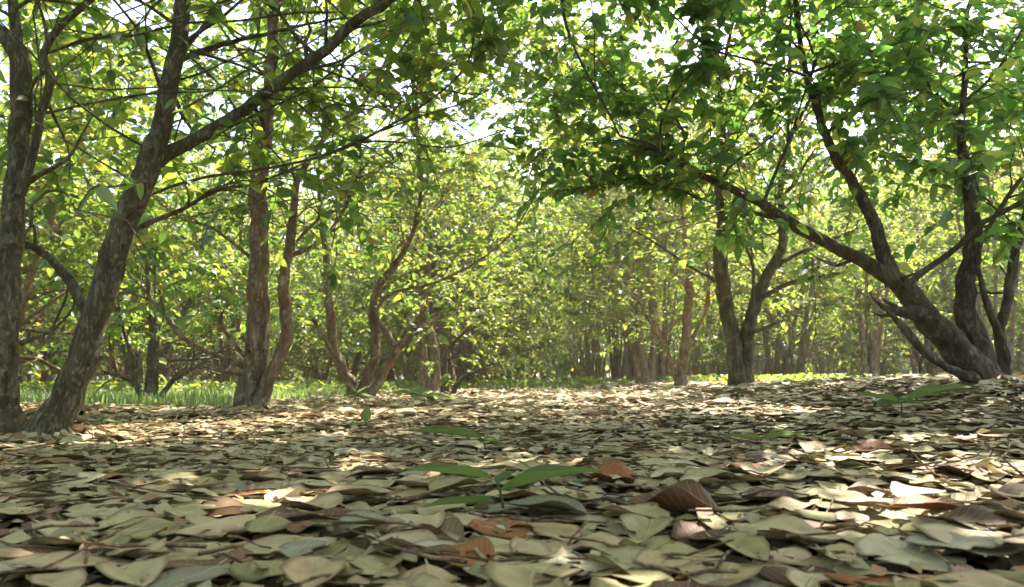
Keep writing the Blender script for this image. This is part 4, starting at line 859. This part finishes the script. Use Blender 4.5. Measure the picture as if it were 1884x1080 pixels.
# the other large leaves of the foreground, one object each
base = {}
for ci, (ck, (cw, _)) in enumerate(CW.items()):
    for si, (sk_, sp_) in enumerate(SH.items()):
        base[ck, sk_] = dict(col=ck, sh=sk_, cw=cw, used=False, prm=sp_, seed=200 + ci * 10 + si)
rq = np.random.RandomState(91); keys = list(CW); pr = np.array([CW[k][1] for k in keys]); pr /= pr.sum(); placed = 0; cells = []
while placed < 265:
    y = .42 + 1.15 * rq.rand() ** 1.15; x = (rq.rand() - .5) * 2 * (.655 * y + .02)
    md = .045 if y < .9 else .055
    if any((x - a) ** 2 + (y - b) ** 2 < md ** 2 for a, b in cells) or any((x - a) ** 2 + ((y - b) * .8) ** 2 < .05 ** 2 for a, b in hero):
        md = 0
        if rq.rand() < .985: continue
    cells.append((x, y)); ck = keys[rq.choice(len(keys), p=pr)]; sk_ = list(SH)[rq.choice(4, p=[.4, .2, .25, .15])]; b_ = base[ck, sk_]
    if not b_['used']:
        o = leaf_mesh('fallen_leaf', 10, 6, .29 + .02 * (b_['seed'] % 3), M[ck], b_['seed'], *b_['prm']); b_['o'] = o; b_['used'] = True
        tag(o, '%s %s dry leaf among the many lying in the foreground litter' % (sk_, b_['cw']), 'leaf', '%s %s leaves of the foreground litter' % (sk_, b_['cw']))
    else:
        o = b_['o'].copy(); C.objects.link(o)
    L = .070 + .050 * rq.rand()
    o.location = (x, y, float(ground_z(x, y)) + .011 + .012 * rq.rand()); o.rotation_euler = (.035 + rq.randn() * .035, rq.randn() * .04, rq.rand() * 6.283); o.scale = (L, L * (.85 + .35 * rq.rand()), L)
    placed += 1

# ------------------------------------------------------------------ seedlings
def seedling(base, stem_top, lv, label, stem_r=.0022):
    root = empty('seedling', base); tag(root, label, 'seedling')
    w = Wood(); b = np.array(base); top = np.array(stem_top); mid = (b + top) / 2 + np.array([.004, 0, 0])
    w.tube(smooth_path([(*(b - [0, 0, .01]), stem_r * 1.3), (*mid, stem_r), (*top, stem_r * .7)], .008), 6)
    w.build('stem', M['seedling'], root, b)
    for k, (p0, d, L, wd, dr) in enumerate(lv):
        T = [template(12, 6, dr, .10, .02, 300 + k)]
        A = unit(np.array([d])); P = np.array([p0]); side = np.cross(A[0], [0, 0, 1.]); Nn = unit(np.array([np.cross(side, A[0])]))
        v, q, u = leaves(P, A, Nn, np.array([L]), np.array([wd]), T, np.random.RandomState(k))
        o = mesh_obj('leaf', v, [q], M['seedling'], root, u, True, b)
def seed_at(px, py, top_px, leaves_px, label, wd=.2, droop=.12, Y=None, r_=.0022):
    """leaves_px: (start px, py, end px, py, extra distance of the tip)"""
    g = pixg(px, py) if Y is None else pix(px, py, Y); Y = g[1]
    tp = pix(top_px[0], top_px[1], Y); lv = []
    for (x0, y0, x1, y1, dy, *ww) in leaves_px:
        a = pix(x0, y0, Y); b = pix(x1, y1, Y + dy); L = np.linalg.norm(b - a); lv.append((a, (b - a) + np.array([0, 0, droop * L]), L, L * (ww[0] if ww else wd), droop))
    seedling(tuple(g), tp, lv, label, r_)
seed_at(925, 962, (912, 880), [(908, 884, 745, 864, -.02, .12), (916, 904, 1110, 868, .05, .10), (912, 925, 775, 934, -.02, .11), (914, 890, 950, 868, .05, .2)], 'seedling with long narrow green leaves sticking up through the litter near the centre')
seed_at(890, 835, (888, 806), [(888, 808, 755, 794, .02, .11), (889, 808, 935, 822, .03, .16)], 'small seedling with one long arching leaf just behind the central seedling')
seed_at(672, 790, (673, 772), [(673, 776, 676, 745, .01, .35), (673, 778, 640, 786, .05, .3)], 'tiny sprout with a single upright dark leaf in front of the three-stemmed tree', r_=.003)
seed_at(780, 752, (780, 728), [(780, 730, 720, 722, 0, .3), (780, 730, 842, 736, 0, .2), (780, 728, 740, 712, .2, .35), (780, 730, 800, 742, -.1, .3), (780, 728, 765, 735, -.2, .4)], 'low spreading seedling with dark glossy leaves right of the three-stemmed tree', r_=.004)
seed_at(658, 748, (658, 722), [(658, 724, 640, 706, 0, .4), (658, 724, 678, 710, 0, .4), (658, 726, 690, 732, 0, .35), (658, 726, 632, 732, -.1, .35)], 'dark green seedling at the foot of the three-stemmed tree', r_=.004)
seed_at(1395, 838, (1400, 806), [(1400, 808, 1330, 803, 0, .15), (1400, 808, 1485, 801, .02, .14)], 'flat pale green seedling behind the reddish brown crumpled leaf')
seed_at(1655, 772, (1658, 738), [(1656, 742, 1570, 724, 0, .13), (1658, 740, 1790, 712, 0, .11), (1658, 740, 1720, 748, -.05, .16), (1658, 738, 1610, 752, -.05, .2)], 'leafy green seedling standing in the litter in front of the leaning tree')
seed_at(213, 790, (213, 776), [(213, 778, 190, 772, 0, .35), (213, 778, 238, 774, 0, .35)], 'tiny yellow green sprout on the litter right of the large left tree')

# crumbs of broken leaf and fine dry twigs between the leaves
rc = np.random.RandomState(55); x, y = litter_pts(9000, .3, 4.5, rc, 1.0); n = len(x); az = rc.rand(n) * 6.283
P = np.column_stack([x, y, ground_z(x, y) + .004 + .022 * rc.rand(n)]); Ls = .010 + .022 * rc.rand(n)
v, q, u = leaves(P, np.stack([np.cos(az), np.sin(az), rc.randn(n) * .2], 1), unit(np.array([0, 0, 1.]) + rc.randn(n, 3) * .3), Ls, Ls * .4, T_FAR, rc)
tag(mesh_obj('leaf_crumbs', v, [q], M['litter'], None, u), 'small broken brown leaf pieces scattered between the fallen leaves', 'leaf debris', kind='stuff')
w = Wood()
for k in range(420):
    y = .4 + 5.5 * rc.rand() ** 1.2; x = (rc.rand() - .5) * 1.5 * y; a_ = rc.rand() * 6.283; L = .05 + .16 * rc.rand()
    p = twig_path((x, y, float(ground_z(x, y)) + .018 + .012 * rc.rand()), (math.cos(a_), math.sin(a_), rc.randn() * .08), L, .0012 + .0014 * rc.rand(), rc, 4, .12)
    w.tube(p, 4)
tag(w.build('litter_twigs', M['bark_tan'], None, (0, 0, 0)), 'fine dry brown twigs strewn over the leaf litter', 'twigs', kind='stuff')

# fallen sticks
def stick(pts, r0, label):
    P = [(*pixg(a, b)[:2], 0, r0 * w) for a, b, w in pts]; P = [(x, y, float(ground_z(x, y)) + .03 + r, r) for x, y, _, r in P]
    w = Wood(); w.tube(smooth_path(P, .03), 6, .12, rs)
    o = w.build('fallen_stick', M['bark_grey'], None, P[0][:3]); tag(o, label, 'stick')
stick([(148, 778, 1), (158, 765, 1.2), (172, 757, .8)], .012, 'short dark broken stick beside the foot of the large left tree')
stick([(980, 1010, 1), (1010, 1002, .9), (1060, 1010, .6)], .002, 'thin pale twig lying in the bottom centre litter')

# ------------------------------------------------------------------ soft air under the trees
m, N, L = newmat('haze_air'); pv = N.new('ShaderNodeVolumePrincipled'); pv.inputs['Color'].default_value = (.93, .97, .90, 1)
pv.inputs['Density'].default_value = .0017; pv.inputs['Anisotropy'].default_value = .3
o = N.new('ShaderNodeOutputMaterial'); L.new(pv.outputs[0], o.inputs['Volume'])
x0, x1, y0, y1, z0, z1 = -126, 126, -36, 126, -1.4, 16.5
V = [(a, b, c) for a in (x0, x1) for b in (y0, y1) for c in (z0, z1)]
hz = mesh_obj('haze', V, [[(0, 1, 3, 2), (4, 6, 7, 5), (0, 4, 5, 1), (2, 3, 7, 6), (0, 2, 6, 4), (1, 5, 7, 3)]], m, None, None, False)
tag(hz, 'pale sunlit air softening the farther rows of trees', 'haze', kind='stuff')
